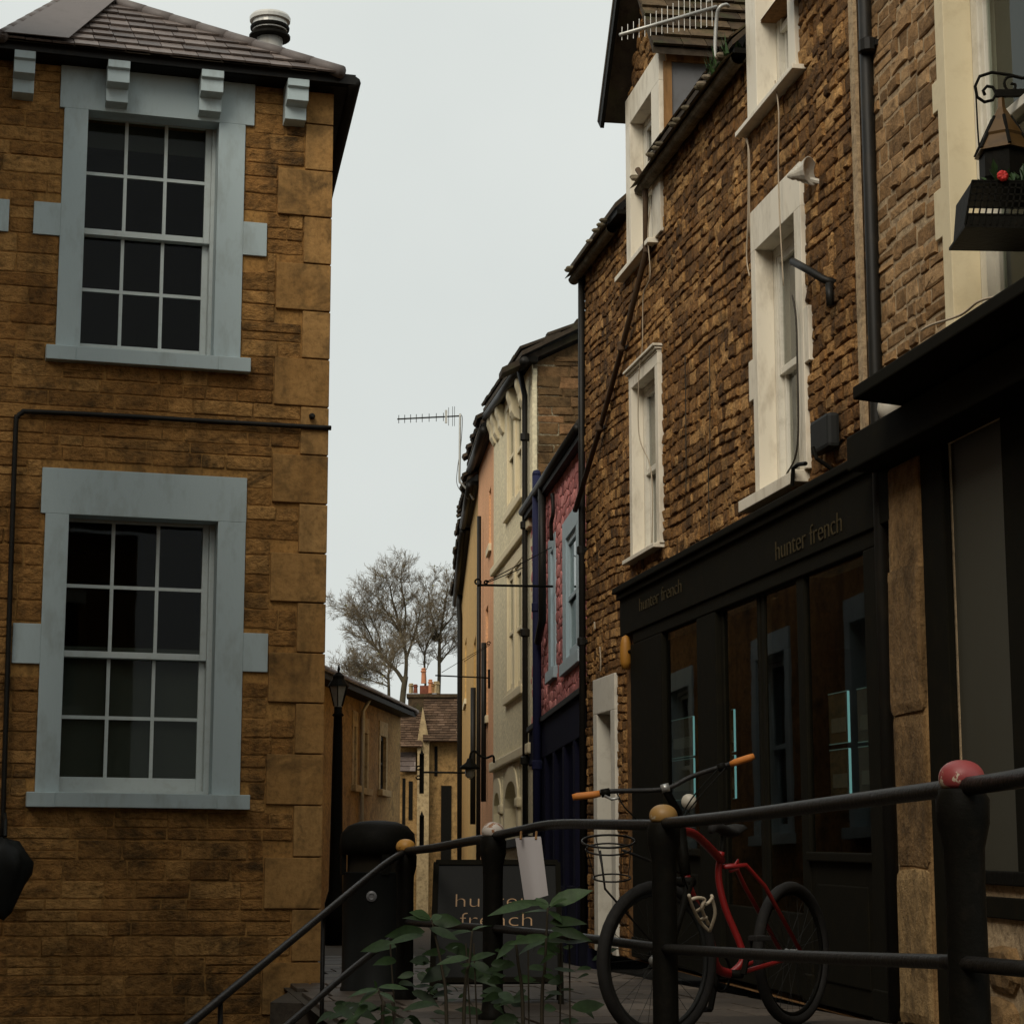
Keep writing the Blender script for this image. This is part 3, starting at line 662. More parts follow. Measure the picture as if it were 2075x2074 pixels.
# blocks of the two surrounds: (s0, s1, v0, v1)
u_lint = (LF.S(123, 170), LF.S(516, 200), U[3], veave + .02)
u_jl = (LF.S(120, 500), U[0], U[2], U[3]); u_jr = (U[1], LF.S(491, 520), U[2], U[3])
u_el = (LF.S(68, 440), u_jl[0], LF.V(95, 477), LF.V(95, 411)); u_er = (u_jr[1], LF.S(540, 485), LF.V(515, 519), LF.V(515, 452))
u_sill = (LF.S(92, 715), LF.S(505, 745), LF.V(300, 745), U[2])
l_lint = (LF.S(84, 1000), LF.S(499, 1020), L[3], LF.V(290, 958))
l_jl = (LF.S(80, 1350), L[0], L[2], L[3]); l_jr = (L[1], LF.S(491, 1350), L[2], L[3])
l_el = (LF.S(25, 1300), l_jl[0], LF.V(55, 1344), LF.V(55, 1263)); l_er = (l_jr[1], LF.S(542, 1320), LF.V(515, 1361), LF.V(515, 1283))
l_sill = (LF.S(52, 1620), LF.S(503, 1630), LF.V(280, 1637), L[2])
n_el = (LF.S(-40, 440), LF.S(18, 440), LF.V(9, 470), LF.V(9, 405))
wall = wall_sheet(LF, sl, 0.0, -1.02, veave, holes, o=-0.004).build('wall', M['ochre_mortar'], lh)
# quoins
qtop = veave; q = LF.V(660, 349) ; per = (LF.V(660, 349) - LF.V(655, 1958)) / 8.05 / 2
qh = []; v = q + per; long_ = False
while v > -1.0:
    w = (LF.S(660, 800) - LF.S(551, 800)) if long_ else (LF.S(660, 800) - LF.S(606, 800))
    a, b = max(v - per, -1.0), min(v, veave - .05)
    MB().box(LF, -w + .004, 0.012, a + .005, b - .005, -.25, 0.020 + rd.uniform(0, .006), rd.uniform(.3, .8)).build('quoin', M['quoin'], wall, bevel=0.006)
    qh.append((-w, .02, a, b)); v -= per; long_ = not long_
MB().box(LF, -(LF.S(660, 800) - LF.S(606, 800)) + .004, 0.012, q + per + .005, veave - .03, -.25, .022, .5).build('quoin', M['quoin'], wall, bevel=0.006)
qh.append((-(LF.S(660, 800) - LF.S(606, 800)), .02, q + per, veave))
ex = [tuple(h[:4]) for h in (u_lint, u_jl, u_jr, u_el, u_er, u_sill, l_lint, l_jl, l_jr, l_el, l_er, l_sill, n_el)] + holes + qh
st = courses(sl, 0.0, -1.0, veave - .02, ex, (0.075, 0.15), (0.14, 0.46), rd, joint=0.009)
lay_stones(wall, LF, st, M['ochre'], (0.001, 0.010), rd, limit=300, jit=0.07, flat=0.92, square=True)
wu = sash_window(lh, LF, U[0] - .07, U[1] + .005, U[2], U[3] + .085, rev=0.15, nx=3, rows=(2, 2), mat=M['sash'], bar=0.024, stile=0.045, jamb=0.03, split=0.5, brail=0.075, blind=(0.86, 1.0, M['greyblind']), label='upper sash window with dark panes and peeling lower rail')
blocks(wu, LF, [u_lint], M['bluegrey'], 'lintel', back=-.149); blocks(wu, LF, [u_jl, u_jr], M['bluegrey'], 'jamb', back=-.149); blocks(wu, LF, [u_el, u_er], M['bluegrey'], 'jamb_block')
blocks(wu, LF, [(*u_sill, 0.085)], M['bluegrey'], 'sill', back=-.2)
blocks(wu, LF, [(u_sill[0] + .002, u_jl[1] - .03, u_sill[2] - .002, u_sill[3] - .003, 0.092), (u_jr[0] + .03, u_sill[1] - .002, u_sill[2] - .002, u_sill[3] - .003, 0.092)], M['bluegrey'], 'sill_end')
wl = sash_window(lh, LF, L[0] - .075, L[1] + .005, L[2], L[3] + .07, rev=0.15, nx=3, rows=(2, 2), mat=M['sash'], bar=0.024, stile=0.045, jamb=0.04, split=0.49, brail=0.09, blind=(0.0, 0.52, M['greyblind']), label='lower sash window with a grey blind behind its lower half')
blocks(wl, LF, [l_lint], M['bluegrey'], 'lintel', back=-.149); blocks(wl, LF, [l_jl, l_jr], M['bluegrey'], 'jamb', back=-.149); blocks(wl, LF, [l_el, l_er], M['bluegrey'], 'jamb_block')
blocks(wl, LF, [(*l_sill, 0.085)], M['bluegrey'], 'sill', back=-.2)
blocks(wl, LF, [(l_sill[0] + .002, l_jl[1] - .03, l_sill[2] - .002, l_sill[3] - .003, 0.092), (l_jr[0] + .03, l_sill[1] - .002, l_sill[2] - .002, l_sill[3] - .003, 0.092)], M['bluegrey'], 'sill_end')
blocks(lh, LF, [n_el], M['bluegrey'], 'jamb_block')
# peeled patches of bare wood on the upper window's bottom rail
for (x0, x1, y0, y1) in ((164, 187, 688, 697), (240, 262, 694, 707), (262, 280, 693, 702)):
    a, b = LF.S(x0, 690), LF.S(x1, 690); c, d = LF.V((x0 + x1) / 2, y1), LF.V((x0 + x1) / 2, y0); o = -0.15 - .0845
    pts = [LF.W(a + (b - a) * t, c + (d - c) * k, o) for t, k in ((0, .3), (.25, .0), (.6, .1), (1, .55), (.9, 1), (.1, 1))]
    MB().prism(pts, LF.n * 0.0025).build('bare_wood', M['oak'], wu)
# corbels under the eave
for (x0, x1, yt) in ((30, 73, 108), (220, 265, 125), (410, 455, 147), (585, 628, 163)):
    a, b = LFo.S(x0, yt), LFo.S(x1, yt); vt = ve - .05
    prof = [(-.05, 0), (.225, 0), (.225, -.055), (.20, -.065), (.20, -.155), (.11, -.175), (.11, -.27), (.02, -.29), (-.05, -.29)]
    MB().prism([LF.W(a, vt + dv, o) for o, dv in prof], LF.W(b, vt, 0) - LF.W(a, vt, 0)).build('corbel', M['bluegrey'], lh, bevel=0.004)
# eaves and roof
MB().box(LF, sl, 0.13, ve - .05, ve - .02, -.2, OV - .05).build('soffit', M['iron'], lh)
MB().box(LF, sl, 0.14, ve - .045, ve + .03, OV - .06, OV - .03).build('eave_board', M['pipe'], lh)
MB().box(LS, -OV + .08, 16, ve - .055, ve - .01, -.2, 0.13).build('soffit', M['iron'], lh)
MB().tube([LS.W(-OV + .05, ve - .03, .15), LS.W(16, ve - .03, .15)], 0.05, n=10).build('gutter', M['pipe'], lh, smooth=True)
eR = LFo.W(LFo.S(692, 152), ve, 0.02); eL = LFo.W(LFo.S(2, 80), ve, 0.02)
apx = LFb.px(188, -4); apex = LFb.W(*apx); apexL = apex - LF.d * 0.12
rf = MB()
ridge_back = apex + LS.d * 12; ebk = LS.W(16, ve, .18); eL2 = LFo.W(sl, ve, .02) - LF.n * 1.0
rf.add([eL, eR, apex, apexL], [(0, 1, 2, 3)]); rf.add([eR, ebk, ridge_back, apex], [(0, 1, 2, 3)])
rf.add([eL2, eL, apexL, apexL + LS.d * 12 - LF.d * .5, eL2 + LS.d * 12], [(0, 1, 2, 3, 4)])
roof = rf.build('roof', M['darktile'], lh)
tile_field(roof, eL, eR, apexL, apex, 9, 0.17, M['slate'], thick=0.014, rd=rd, jit=0.012)
tile_field(roof, eR, ebk, apex, ridge_back, 9, 0.3, M['slate'], thick=0.014, rd=rd, jit=0.006, limit=0)
def hip(a, b, r, name, mat):
    n = 9
    for i in range(n):
        p, q = Vector(a).lerp(Vector(b), i / n), Vector(a).lerp(Vector(b), (i + 1.04) / n)
        MB().tube([p + ZV * .02, q + ZV * .02], [r * 1.06, r], n=10).build(name, mat, roof, smooth=True)
hip(eR, apex, 0.046, 'hip_tile', M['leadhip']); hip(eL, apexL, 0.045, 'hip_tile', M['leadhip']); hip(apexL, apexL + LS.d * 12, .06, 'ridge_tile', M['leadhip'])
nrm = ((eR - eL).cross(apex - eL)).normalized()
if nrm.z < 0: nrm = -nrm
w1 = eL.lerp(eR, .19); w2 = apex.lerp(eR, .10)
MB().prism([eL + nrm * .05, w1 + nrm * .055, w2 + nrm * .05, apexL + nrm * .05], nrm * .006).build('lead_flashing', M['leadhip'], roof)
# flue behind the hip
fb = at(546, 104, 17.6); k = 17.6 / F * 1.03
mb = MB(); mb.lathe(fb - ZV * .9, [(27 * k, 0), (27 * k, .9 + 34 * k)], 24); flue = mb.build('flue', M['flue'], roof, smooth=True)
for y0, prof in ((76, [(26, -2), (43, 0), (43, 4), (30, 12)]), (58, [(40, 0), (41, 4), (40, 7)]), (45, [(36, -16), (36, 8)]), (36, [(42, -4), (43, 3), (40, 8), (26, 11), (2, 12)])):
    mb = MB(); mb.lathe(fb + ZV * ((104 - y0) * k), [(r * k, h * k) for r, h in prof], 24)
    mb.build('flue_ring', M['iron'] if y0 in (76, 58) else M['flue'], flue, smooth=False)
# conduit
pts = [LF.W(*LF.px(*p), 0.035) for p in ((4, 1700), (12, 1450), (20, 1200), (31, 880), (35, 848), (46, 838), (62, 836), (250, 845), (450, 857), (669, 869))]
MB().tube(bez(pts, 6), 0.018, n=8).build('conduit', M['pipe'], lh, smooth=True)
p = LF.W(*LF.px(630, 846), 0.03); MB().lathe(p, [(0.02, 0), (.024, .02), (.012, .05)], 10, ax=LF.n).build('junction_knob', M['lampgrey'], lh)
# side wall towards the street (seen mirrored in the shop window)
sw = []
for s0 in (2.0, 5.2, 9.0, 12.2):
    for v0 in (1.2, 4.0): sw.append((s0, s0 + 1.05, v0, v0 + 1.8))
swall = wall_sheet(LS, 0.02, 16, -1.02, veave, sw, o=-0.004).build('wall', M['ochre'], lh)
for hq in sw:
    w_ = sash_window(lh, LS, *hq, rev=0.1, nx=1, rows=(1, 1), mat=M['bluegrey'])
    blocks(w_, LS, [(hq[0] - .16, hq[1] + .16, hq[3], hq[3] + .22)], M['bluegrey'], 'lintel'); blocks(w_, LS, [(hq[0] - .16, hq[0], hq[2], hq[3]), (hq[1], hq[1] + .16, hq[2], hq[3])], M['bluegrey'], 'jamb')
    blocks(w_, LS, [(hq[0] - .2, hq[1] + .2, hq[2] - .1, hq[2], .08)], M['bluegrey'], 'sill')
# dark bag hanging by the wall at the left edge
bp_ = LF.W(*LF.px(4, 1775), 0.3); mb = MB(); n, m = 28, 9; pts = []
prof = [(0.02, .24), (.08, .23), (.15, .17), (.18, .09), (.17, .02), (.13, -.08), (.09, -.17), (.06, -.24), (.02, -.27)]
for r_, z in prof:
    for k in range(n):
        a = 2 * math.pi * k / n; j = 1 + .3 * noise.noise(Vector((math.cos(a) * 2, math.sin(a) * 2, z * 9)))
        pts.append(bp_ + Vector((math.cos(a) * r_ * j, math.sin(a) * r_ * .6 * j, z + .03 * noise.noise(Vector((a, z * 5, 1))))))
mb.add(pts, [(i * n + k, i * n + (k + 1) % n, (i + 1) * n + (k + 1) % n, (i + 1) * n + k) for i in range(m - 1) for k in range(n)] + [tuple(range(n - 1, -1, -1)), tuple((m - 1) * n + k for k in range(n))])
bag = thing('black_bag', 'bulging black plastic bag hanging against the ochre wall under the lower window', 'bag', bp_ - ZV * .3)
mb.build('sack', M['bagblack'], bag, smooth=True)
MB().tube([bp_ + ZV * .26, bp_ + ZV * .36 - LF.n * .05, bp_ + ZV * .42 - LF.n * .28], 0.012, n=6).build('tie', M['bagblack'], bag)

# ------------------------------------------------------------------ right-hand stone house with the black shopfront
rh = thing('rubble_house', 'brown rubble stone house with cream windows above a black shopfront', 'house', RP.W(0, 0))
rd = random.Random(23)
sF = RP.S(1188, 1100)
RPg = Fac(RP.O + RP.n * 0.12, RP.d, RP.tilt)
vE = RPg.V(1380, 235) - .05                                   # eaves
W1 = rect(RP, (1542, 510), (1618, 424), (1630, 958), (1547, 1002)); W2 = rect(RP, (1293, 781), (1337, 745), (1341, 1104), (1289, 1132))
W3 = rect(RP, (1287, 243), (1327, 188), (1330, 490), (1283, 541)); _w0 = rect(RP, (1541, 60), (1606, -15), (1606, 166), (1543, 235)); W0 = (_w0[0], _w0[1], _w0[2], _w0[2] + 1.55)
DR = rect(RP, (1217, 1447), (1245, 1438), (1245, 1700), (1217, 1700)); DR = (DR[0], DR[1], 0.02, DR[3])
vFt = RP.V(1500, 1068); vFb = RP.V(1436, 1219)
sh0, sh1 = RP.S(1800, 1450), RP.S(1293, 1450)
def grow(h, a, b, c, d): return (h[0] - a, h[1] + b, h[2] - c, h[3] + d)
w1o = (RP.S(1636, 600), RP.S(1532, 600), W1[2], RP.V(1583, 376)); w2o = (RP.S(1345, 900), RP.S(1285, 900), W2[2], RP.V(1311, 743))
w3o = (RP.S(1343, 200), RP.S(1275, 300), W3[2], RP.V(1309, 152)); w0o = (RP.S(1621, 100), RP.S(1521, 100), W0[2], W0[3] + .25)
dro = (RP.S(1253, 1500), RP.S(1209, 1500), 0.0, RP.V(1231, 1370))
e1 = (RP.S(1648, 680), w1o[0], RP.V(1641, 735), RP.V(1641, 622)); e2 = (w1o[1], RP.S(1526, 770), RP.V(1531, 812), RP.V(1531, 730))
s1 = (RP.S(1640, 970), RP.S(1523, 1028), RP.V(1579, 1009), W1[2]); s2 = (RP.S(1347, 1110), RP.S(1282, 1135), RP.V(1314, 1127), W2[2])
s0 = (RP.S(1634, 150), RP.S(1515, 260), RP.V(1573, 212), W0[2]); s3 = (RP.S(1335, 500), RP.S(1266, 560), RP.V(1290, 545), W3[2])
holes = [W1, W2, DR, (sh0, sh1, 0.02, vFb)]
cut = [(W3[0], W3[1], W3[2], vE + .12), (W0[0], W0[1], W0[2], vE + .12)]
wall = wall_sheet(RP, 0.0, sF, 0.0, vE + .12, holes + cut, o=-0.003).build('wall', M['rubble_mortar'], rh)
SHOP = (RP.S(1830, 1200), RP.S(1268, 1200), 0.0, vFt)
ex = [w1o, w2o, (w3o[0], w3o[1], W3[2], 20), (w0o[0], w0o[1], W0[2], 20), dro, e1, e2, s1, s2, s0, s3, SHOP]
st = courses(0.02, sF, 0.0, vE + .02, ex, (0.05, 0.10), (0.055, 0.19), rd, joint=0.009, wob=0.06)
lay_stones(wall, RP, st, M['rubble'], (0.004, 0.017), rd, limit=300, jit=0.15, flat=0.82, square=True)

def cream_window(name, W, o_, sill, rev, mat, nx, rows, split, jm=0.05, lint=True, blind=None, label=None, o1=0.03):
    w = sash_window(rh, RP, *W, rev=rev, nx=nx, rows=rows, mat=M['whitesash'], glass=M['glass2'], split=split, jamb=jm, stile=0.04, blind=blind, label=label, brail=.07, so=(.006, .034))
    if lint: blocks(w, RP, [(o_[0], o_[1], W[3], o_[3], o1)], mat, 'lintel', back=-rev)
    blocks(w, RP, [(o_[0], W[0], W[2], W[3], o1), (W[1], o_[1], W[2], W[3], o1)], mat, 'jamb', back=-rev)
    blocks(w, RP, [(*sill, 0.085)], mat, 'sill', back=-rev)
    return w
w1 = cream_window('window', W1, w1o, s1, 0.085, M['white'], 1, (1, 1), 0.5, jm=.06, blind=(0.0, 1.0, M['greyblind']), label='tall cream sash window above the shop sign')
blocks(w1, RP, [(*e1, .028), (*e2, .028)], M['white'], 'jamb_block')
w2 = cream_window('window', W2, w2o, s2, 0.055, M['white'], 1, (1, 1), 0.5, jm=.04, blind=(0, 1, M['greyblind']), label='small cream sash window with moulded head', o1=.04)
for k in range(3): blocks(w2, RP, [(w2o[0] - .012 * k, w2o[1] + .012 * k, w2o[3] + .02 * k + .002, w2o[3] + .02 * (k + 1), .045 + .018 * k)], M['white'], 'moulding', bevel=.003)
w3 = cream_window('window', W3, w3o, s3, 0.08, M['white'], 1, (1, 1), 0.5, jm=.04, label='dormer sash window breaking through the eaves')
w0 = cream_window('window', W0, w0o, s0, 0.105, M['white'], 1, (1, 1), 0.36, jm=.05, blind=(0, 1, M['greyblind']), label='uppermost cream window with peeling paint')
# dormer at the far end
sa, sb = w3o[0], w3o[1]; vl = w3o[3]; hw = (sb - sa) / 2; sm = (sa + sb) / 2; va = vl + hw * 1.25
dm = MB(); dm.prism([RP.W(sa, vl, -.012), RP.W(sb, vl, -.012), RP.W(sm, va, -.012)], RP.n * -0.22)
gab = dm.build('dormer_gable', M['rubble_mortar'], rh)
gs = rubble_cells(sa, sb, vl + .02, va - .05, [], .098, 1.6, rd, top=lambda s: va - abs(s - sm) * 1.25)
lay_rubble(gab, RP, gs, M['rubble'], (0.004, 0.02), rd, limit=100)
for sgn, se in ((-1, sa), (1, sb)):
    MB().box(RP, min(se, se - sgn * .1), max(se, se - sgn * .1), W3[2] if sgn > 0 else vE - .3, vl, -1.4, -.161).build('dormer_cheek_frame', M['oak'], rh)
MB().box(RP, sa - .03, sa - .004, vE - .35, vl - .10, -.065, -.004).build('corner_post', M['oak'], rh)
MB().box(RP, sa - .014, sa - .002, vE - .5, vl - .09, -1.5, -.065).build('lead_cheek', M['lead'], rh)
MB().box(RP, sa - .04, sa - .003, vl - .10, vl - .02, -1.5, -.02).build('eave_beam', M['oak'], rh, bevel=.006)
eoN, eoF = .12, .16; pit = 1.25
def slope_pt(sgn, out, o): return RP.W(sm + sgn * (hw + out), va - (hw + out) * pit + .07, o)
rfd = MB()
top = lambda o: RP.W(sm, va + .07, o)
near = [slope_pt(-1, eoN, .1), slope_pt(-1, eoN, -2.2), top(-2.2), top(.1)]; far = [slope_pt(1, eoF, .22), slope_pt(1, eoF, -2.2), top(-2.2), top(.22)]
rfd.prism(near, ZV * .05); rfd.prism(far, ZV * .05)
drf = rfd.build('dormer_roof', M['darktile'], rh)
tile_field(drf, near[0] + ZV * .05, near[1] + ZV * .05, near[3] + ZV * .05, near[2] + ZV * .05, 8, 0.2, M['browntile'], thick=.02, rd=rd, name='stone_tile', limit=90)
MB().bar(slope_pt(1, eoF, .2) - ZV * .02, top(.2) - ZV * .02, .03, .16).build('bargeboard', M['iron'], rh)
# main roof and gutters
rz = lambda s, t: RP.W(s, vE + .05 + t * .92, .12 - t)
for a_, b_, t_ in ((-.02, w0o[0], 0), (w0o[1], w3o[0], 0), (w3o[1], sF + .05, 0), (w0o[0], w0o[1], 2.3), (w3o[0], w3o[1], 1.6)):
    rr_ = MB().prism([rz(a_, t_), rz(b_, t_), rz(b_, 3.2), rz(a_, 3.2)], ZV * .04).build('roof', M['darktile'], rh)
    if a_ == w0o[1]: rroof = rr_
    if not t_: MB().box(RP, a_, b_, vE, vE + .035, -.06, .105).build('soffit', M['iron'], rh)
hw0 = (w0o[1] - w0o[0]) / 2; m0 = (w0o[0] + w0o[1]) / 2
for sg in (-1, 1): MB().prism([RP.W(m0 + sg * (hw0 + .1), w0o[3] - .1, .08), RP.W(m0 + sg * (hw0 + .1), w0o[3] - .1, -2.4), RP.W(m0, w0o[3] + hw0 * 1.2, -2.4), RP.W(m0, w0o[3] + hw0 * 1.2, .08)], ZV * .05).build('dormer_roof', M['darktile'], rh)
for s_ in (w0o[0], w0o[1] - .1): MB().box(RP, s_, s_ + .1, vE - .2, w0o[3], -1.6, -.171).build('dormer_cheek_frame', M['lead'], rh)
tile_field(rroof, rz(sa - .03, 0) + ZV * .04, rz(w0o[1], 0) + ZV * .04, rz(sa - .03, 1.6) + ZV * .04, rz(w0o[1], 1.6) + ZV * .04, 8, 0.25, M['browntile'], thick=.012, rd=rd, name='stone_tile', limit=80)
def gutter(sA, sB, nm):
    mb = MB(); n = 9; pts = []
    for i in range(25):
        s_ = sA + (sB - sA) * i / 24; c = RP.W(s_, vE - .02 + .012 * noise.noise(Vector((s_ * 5, 1, 0))), .075); r_ = .05 * (1 + .12 * noise.noise(Vector((s_ * 16, 3, 0))))
        pts += [c + RP.n * math.cos(a) * r_ + ZV * math.sin(a) * r_ for a in [math.pi * (1 + k / (n - 1)) for k in range(n)]]
    mb.add(pts, [(i * n + k, i * n + k + 1, (i + 1) * n + k + 1, (i + 1) * n + k) for i in range(24) for k in range(n - 1)])
    mb.add([RP.W(sA, vE - .02, .16), RP.W(sB, vE - .02, .16), RP.W(sB, vE + .045, .05), RP.W(sA, vE + .045, .05)], [(0, 1, 2, 3)])
    for i in range(int(abs(sB - sA) / .2)):
        s_ = sA + (sB - sA) * rd.random(); mb.lathe(RP.W(s_, vE + .03 + rd.uniform(-.01, .015), .15), [(.012, -.04), (.022, -.02), (.018, .015), (.006, .03)], 7, ax=RP.n, tone=rd.random())
    mb.build(nm, M['lichen'], rh, smooth=False)
gutter(sF + .12, RP.S(1259, 404), 'gutter'); gutter(RP.S(1316, 330), w0o[1] + .02, 'gutter'); gutter(w0o[0] - .02, 0.0, 'gutter')
def ppath(pts, o): return [RP.W(*RP.px(x, y), o if not isinstance(o, list) else o[i]) for i, (x, y) in enumerate(pts)]
def pipe(root, pts, o, r, mat, name='downpipe', n=12, collars=()):
    p = MB().tube(pts if isinstance(pts[0], Vector) else ppath(pts, o), r, n=n).build(name, mat, root, smooth=True)
    for x, y in collars:
        c = RP.W(*RP.px(x, y), o); MB().lathe(c - ZV * .04, [(r * 1.05, 0), (r * 1.45, .01), (r * 1.45, .07), (r * 1.05, .08)], 12).build('collar', mat, p)
        MB().box(RP, RP.S(x, y) - .07, RP.S(x, y) + .07, RP.V(x, y) - .015, RP.V(x, y) + .015, -.02, .02).build('bracket', mat, p)
    return p
pipe(rh, [RP.W(*RP.px(1187, 540), .04), RP.W(*RP.px(1187, 1000), .035), RP.W(RP.S(1188, 1400), 0.1, .035)], .035, .03, M['pipe'], collars=((1187, 1115), (1188, 1300)))
pipe(rh, [RP.W(*RP.px(1318, 345), .1), RP.W(*RP.px(1326, 372), .07), RP.W(*RP.px(1327, 515), .07), RP.W(*RP.px(1273, 705), .05), RP.W(*RP.px(1228, 867), .05), RP.W(*RP.px(1186, 1035), .09)], .06, .022, M['rustpipe'], collars=((1327, 505), (1274, 703), (1229, 865)))
pipe(rh, [RP.W(RP.S(1774, 300), vE + 2.5, .035), RP.W(RP.S(1774, 300), 2.8, .035), RP.W(RP.S(1774, 300), 0.05, .035)], .035, .035, M['pipe'], collars=((1772, 95),))
# cables on the wall
def cable(root, pts, mat, r=.005, o=.035, name='cable'):
    MB().tube(bez(ppath(pts, o), 6), r, n=5).build(name, mat, root, smooth=True)
cable(rh, [(1520, 280), (1527, 300), (1527, 430), (1524, 520), (1530, 560)], M['cable']); cable(rh, [(1522, 285), (1530, 320), (1529, 480)], M['cable'], r=.004)
cable(rh, [(1590, 165), (1598, 230), (1597, 330), (1600, 440), (1608, 580)], M['cable'], r=.0045, o=.06)
cable(rh, [(1336, 420), (1331, 480), (1336, 560), (1322, 600), (1320, 700), (1313, 760), (1313, 880), (1335, 940), (1341, 1000), (1340, 1100)], M['cable'], r=.0045, o=.07)
cable(rh, [(1398, 720), (1400, 900), (1400, 1000)], M['darkcable'], r=.004); cable(rh, [(1448, 700), (1449, 900), (1446, 960), (1448, 1090)], M['darkcable'], r=.004)
cable(rh, [(1626, 600), (1633, 640), (1636, 720), (1637, 900), (1615, 960), (1605, 975)], M['darkcable'], r=.006, o=.06)
cable(rh, [(1224, 1310), (1226, 1340), (1225, 1360)], M['cable'], r=.006); cable(rh, [(1213, 1260), (1214, 1275)], M['cable'], r=.008)

# black shopfront
shop = MB().box(RP, SHOP[0] + .02, SHOP[1], vFb, vFt - .05, -.02, 0.05).build('shopfront', M['black'], rh, bevel=.006, label='black timber shopfront with gold lettering')
MB().box(RP, SHOP[0], SHOP[1] + .06, vFt - .05, vFt, -.02, 0.10).build('cornice', M['black'], shop, bevel=.01)
MB().box(RP, SHOP[0], SHOP[1] + .03, vFt - .10, vFt - .052, -.02, 0.075).build('cornice', M['black'], shop, bevel=.01)
MB().box(RP, sh0, sh1, vFb - .09, vFb - .004, -.02, 0.035).build('transom', M['black'], shop, bevel=.008)
vR = RP.V(1780, 1757) + .02
def cx(x): return RP.S(x, 1500)
for (xa, xb, o1) in ((1352, 1288, .035), (1462, 1423, .03), (1642, 1627, .02), (1800, 1772, .035)):
    MB().box(RP, cx(xa), cx(xb), 0.03, vFb - .09, -.02, o1).build('pilaster', M['black'], shop, bevel=.008)
    MB().box(RP, cx(xa) - .012, cx(xb) + .012, 0.031, .18, -.02, o1 + .012).build('plinth', M['black'], shop, bevel=.008)
for (xa, xb) in ((1423, 1352), (1772, 1642)):
    MB().box(RP, cx(xa), cx(xb), 0.03, vR, -.12, .012).build('stall_riser', M['black'], shop, bevel=.006)
    MB().box(RP, cx(xa) + .12, cx(xb) - .12, 0.16, vR - .12, -.1, .02).build('riser_panel', M['black'], shop, bevel=.008)
    MB().box(RP, cx(xa) - .01, cx(xb) + .01, vR, vR + .05, -.12, .04).build('shop_sill', M['black'], shop, bevel=.008)
    MB().box(RP, cx(xa), cx(xb), vR + .05, vFb - .09, -.006, .0).build('pane', M['shopglass'], shop)
    m_ = (cx(xa) + cx(xb)) / 2
for (xa, xb) in ((1543, 1462), (1627, 1546)):           # pair of glazed doors
    MB().box(RP, cx(xa), cx(xb), 0.04, .5, -.05, -.005).build('door', M['black'], shop, bevel=.006)
    MB().box(RP, cx(xa), cx(xa) + .07, .5, vFb - .09, -.05, -.005).build('door_stile', M['black'], shop, bevel=.006)
    MB().box(RP, cx(xb) - .07, cx(xb), .5, vFb - .09, -.05, -.005).build('door_stile', M['black'], shop, bevel=.006)
    MB().box(RP, cx(xa) + .07, cx(xb) - .07, .5, vFb - .09, -.02, -.014).build('pane', M['shopglass'], shop)
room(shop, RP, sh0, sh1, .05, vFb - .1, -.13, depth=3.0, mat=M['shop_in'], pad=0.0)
text_mesh('lettering', 'hunter french', M['fascia_letter'], shop, RP.W(RP.S(1590, 1135), RP.V(1590, 1136), .052), -RP.d - ZV * RP.tilt, ZV * .72, abs(RP.S(1590, 1135) - RP.S(1725, 1054)))
text_mesh('lettering', 'hunter french', M['fascia_letter'], shop, RP.W(RP.S(1310, 1238), RP.V(1310, 1239), .052), -RP.d - ZV * RP.tilt, ZV * .6, abs(RP.S(1310, 1238) - RP.S(1396, 1199)))
# lit acrylic display pockets behind the glass
RPd = Fac(RP.O - RP.n * .055, RP.d, RP.tilt)
words = iter(['upper lit display pocket in the narrow shop window nearest the white doorway', 'lower lit display pocket in the narrow shop window nearest the white doorway',
              'upper lit display pocket behind the glazed door, above the bicycle grip', 'lower lit display pocket behind the glazed door, at the bicycle grip',
              'upper lit display pocket in the wide shop window, with a bright blue edge', 'lower lit display pocket in the wide shop window, with a bright blue edge',
              'upper dim display pocket beside the stone pier', 'lower dim display pocket beside the stone pier'])
for (xa, xb, ya, yb, br) in ((1362, 1406, 1450, 1530, .5), (1362, 1406, 1535, 1618, .7), (1461, 1489, 1436, 1522, 1), (1461, 1489, 1529, 1617, 1), (1681, 1721, 1398, 1503, 1), (1681, 1721, 1515, 1617, 1), (1739, 1766, 1390, 1500, 0), (1739, 1766, 1510, 1612, 0)):
    a, b = RPd.S(xb, 1500), RPd.S(xa, 1500); c, d = RPd.V(xb, yb), RPd.V(xb, ya)
    t = thing('display_pocket', next(words), 'display', RPd.W(a, c), group='lit display pockets in the shop window')
    MB().box(RPd, a + .012, b, c, d, -.008, 0).build('sheet', M['acrylic'], t)
    MB().box(RPd, a + .05, b - .05, c + .06, c + .06 + (d - c) * .28, .0005, .003).build('paper', M['greyblind'], t)
    MB().box(RPd, a, a + (.007 if br else .003), c, d, -.008, .004).build('edge_light', M['led'] if br else M['leddim'], t)
    for vv in (c, d): MB().box(RPd, a + .013, b, vv - .0025, vv + .0025, -.007, .003).build('edge_light', M['leddim'], t)
# white doorway at the far end
dw = MB().box(RP, dro[0], dro[1], DR[3], dro[3], -.3, .03).build('doorway', M['whitesash'], rh, bevel=.006, label='cream painted doorway beside the black shopfront')
MB().box(RP, dro[0], DR[0], 0, DR[3], -.3, .03).build('jamb', M['whitesash'], dw, bevel=.006); MB().box(RP, DR[1], dro[1], 0, DR[3], -.34, .03).build('jamb', M['whitesash'], dw, bevel=.006)
MB().box(RP, DR[0], DR[1], 0.02, DR[3], -.36, -.30).build('door', M['black'], dw)
